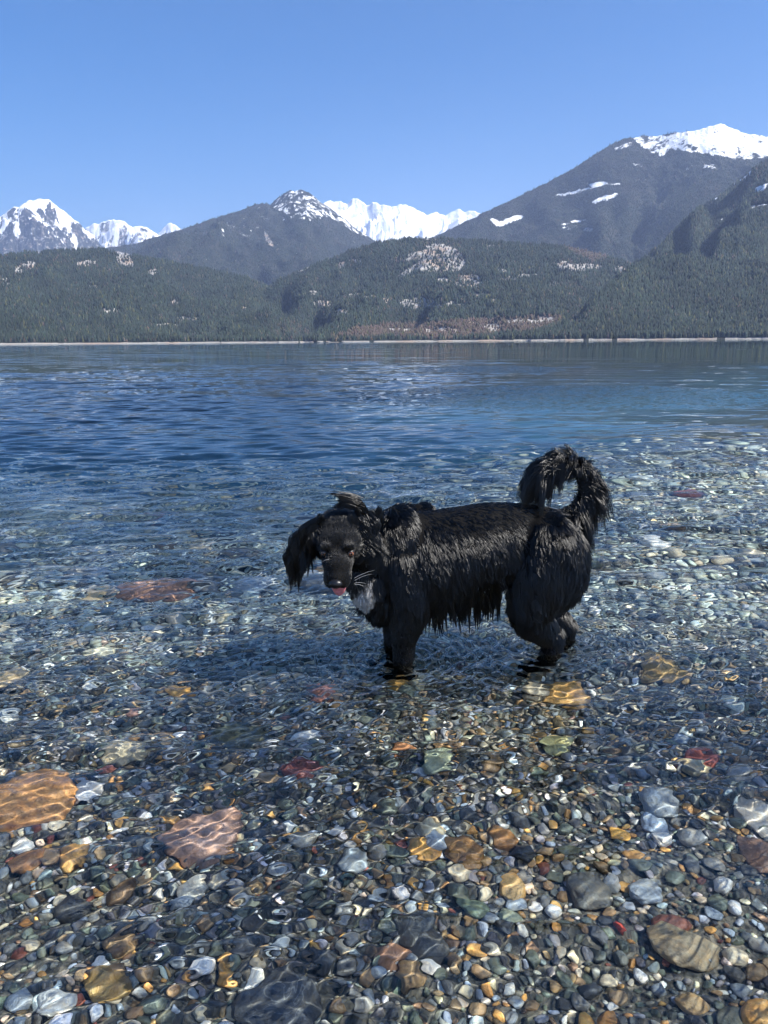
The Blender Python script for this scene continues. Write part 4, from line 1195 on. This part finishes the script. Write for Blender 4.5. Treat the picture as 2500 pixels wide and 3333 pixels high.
    for (x, yy) in ((168, 670), (200, 640), (150, 600), (112, 545), (128, 570)):
        pl.append(([C(215, 500, 2.69), C((x + 200) / 2, yy - 90, 2.685), C(x + 4, yy - 40, 2.68), C(x, yy, 2.68)], .018))
    tuft(pl, 3000, 'ear_fringe', .0042)
    pr = []
    # upright wet tuft blown to the left
    for i in range(9):
        j = g.normal(0, 9, 6)
        pr.append(([C(452 + j[0], 400, 2.71), C(440 + j[1], 345 + j[2] * .5, 2.70), C(405 + j[3], 300 + j[4] * .7, 2.69), C(345 + j[5] * 2, 288 + j[4], 2.68)], .07))
    pr.append(([C(430, 350, 2.70), C(390, 318, 2.69), C(340, 318, 2.68), C(305, 336, 2.68)], .015))
    pr.append(([C(420, 310, 2.70), C(370, 288, 2.69), C(320, 276, 2.68), C(288, 272, 2.68)], .012))
    for i in range(34):
        x0 = 445 + g.normal(0, 22); y0 = 385 + g.uniform(-20, 70)
        dx = g.normal(28, 26); ln = g.uniform(60, 150)
        cur = g.choice([-1, 1]) * 18
        pr.append(([C(x0, y0, 2.70), C(x0 + dx * .5 + cur, y0 + ln * .35, 2.685), C(x0 + dx + cur * .6, y0 + ln * .75, 2.68), C(x0 + dx - cur, y0 + ln, 2.675)], .028))
    for i in range(8):
        x0 = 470 + g.normal(0, 14); 
        pr.append(([C(x0, 420, 2.71), C(x0 + 25, 375, 2.70), C(x0 + 34, 350 + g.normal(0, 8), 2.70), C(x0 + 28 + g.normal(0, 10), 330 + g.normal(0, 10), 2.70)], .012))
    tuft(pr, 5200, 'ear_fringe', .0075)
    wh = []
    for (x, y, x2, y2) in ((402, 640, 490, 606), (404, 650, 478, 622), (402, 662, 452, 664), (404, 668, 445, 676), (300, 560, 262, 570)):
        a = C(x, y, 2.60); b = C(x2, y2, 2.60); m = (a + b) / 2 + np.array([0, 0, .008])
        t = np.linspace(0, 1, 8)[:, None]; wh.append((1 - t) ** 2 * a + 2 * t * (1 - t) * m + t * t * b)
    WM = Mat('whisker'); WM.surf(WM.n('BsdfPrincipled', {'Base Color': (.45, .45, .45, 1), 'Roughness': .4}).outputs[0])
    hair_object('whiskers', np.array(wh), .0005, WM.m, dog, .3)
# ------------------------------------------------------------------ haze
def build_haze():
    bm = bmesh.new(); bmesh.ops.create_cube(bm, size=2)
    me = bpy.data.meshes.new('haze'); bm.to_mesh(me); bm.free()
    M = Mat('haze')
    M.link(M.n('VolumePrincipled', {'Color': (.52, .66, 1., 1), 'Density': 5e-5, 'Anisotropy': .2}).outputs[0], M.out.inputs[1])
    o = obj('haze', me, M.m, kind='stuff', label='thin blue air haze over the lake and mountains', cat='haze')
    o.scale = (21000, 21000, 1600); o.location = (0, 0, 1535)
    # bottom at -65, top at 3135

for f in (build_bed, build_mountains, build_stones, build_dog, build_water, build_haze):
    f()
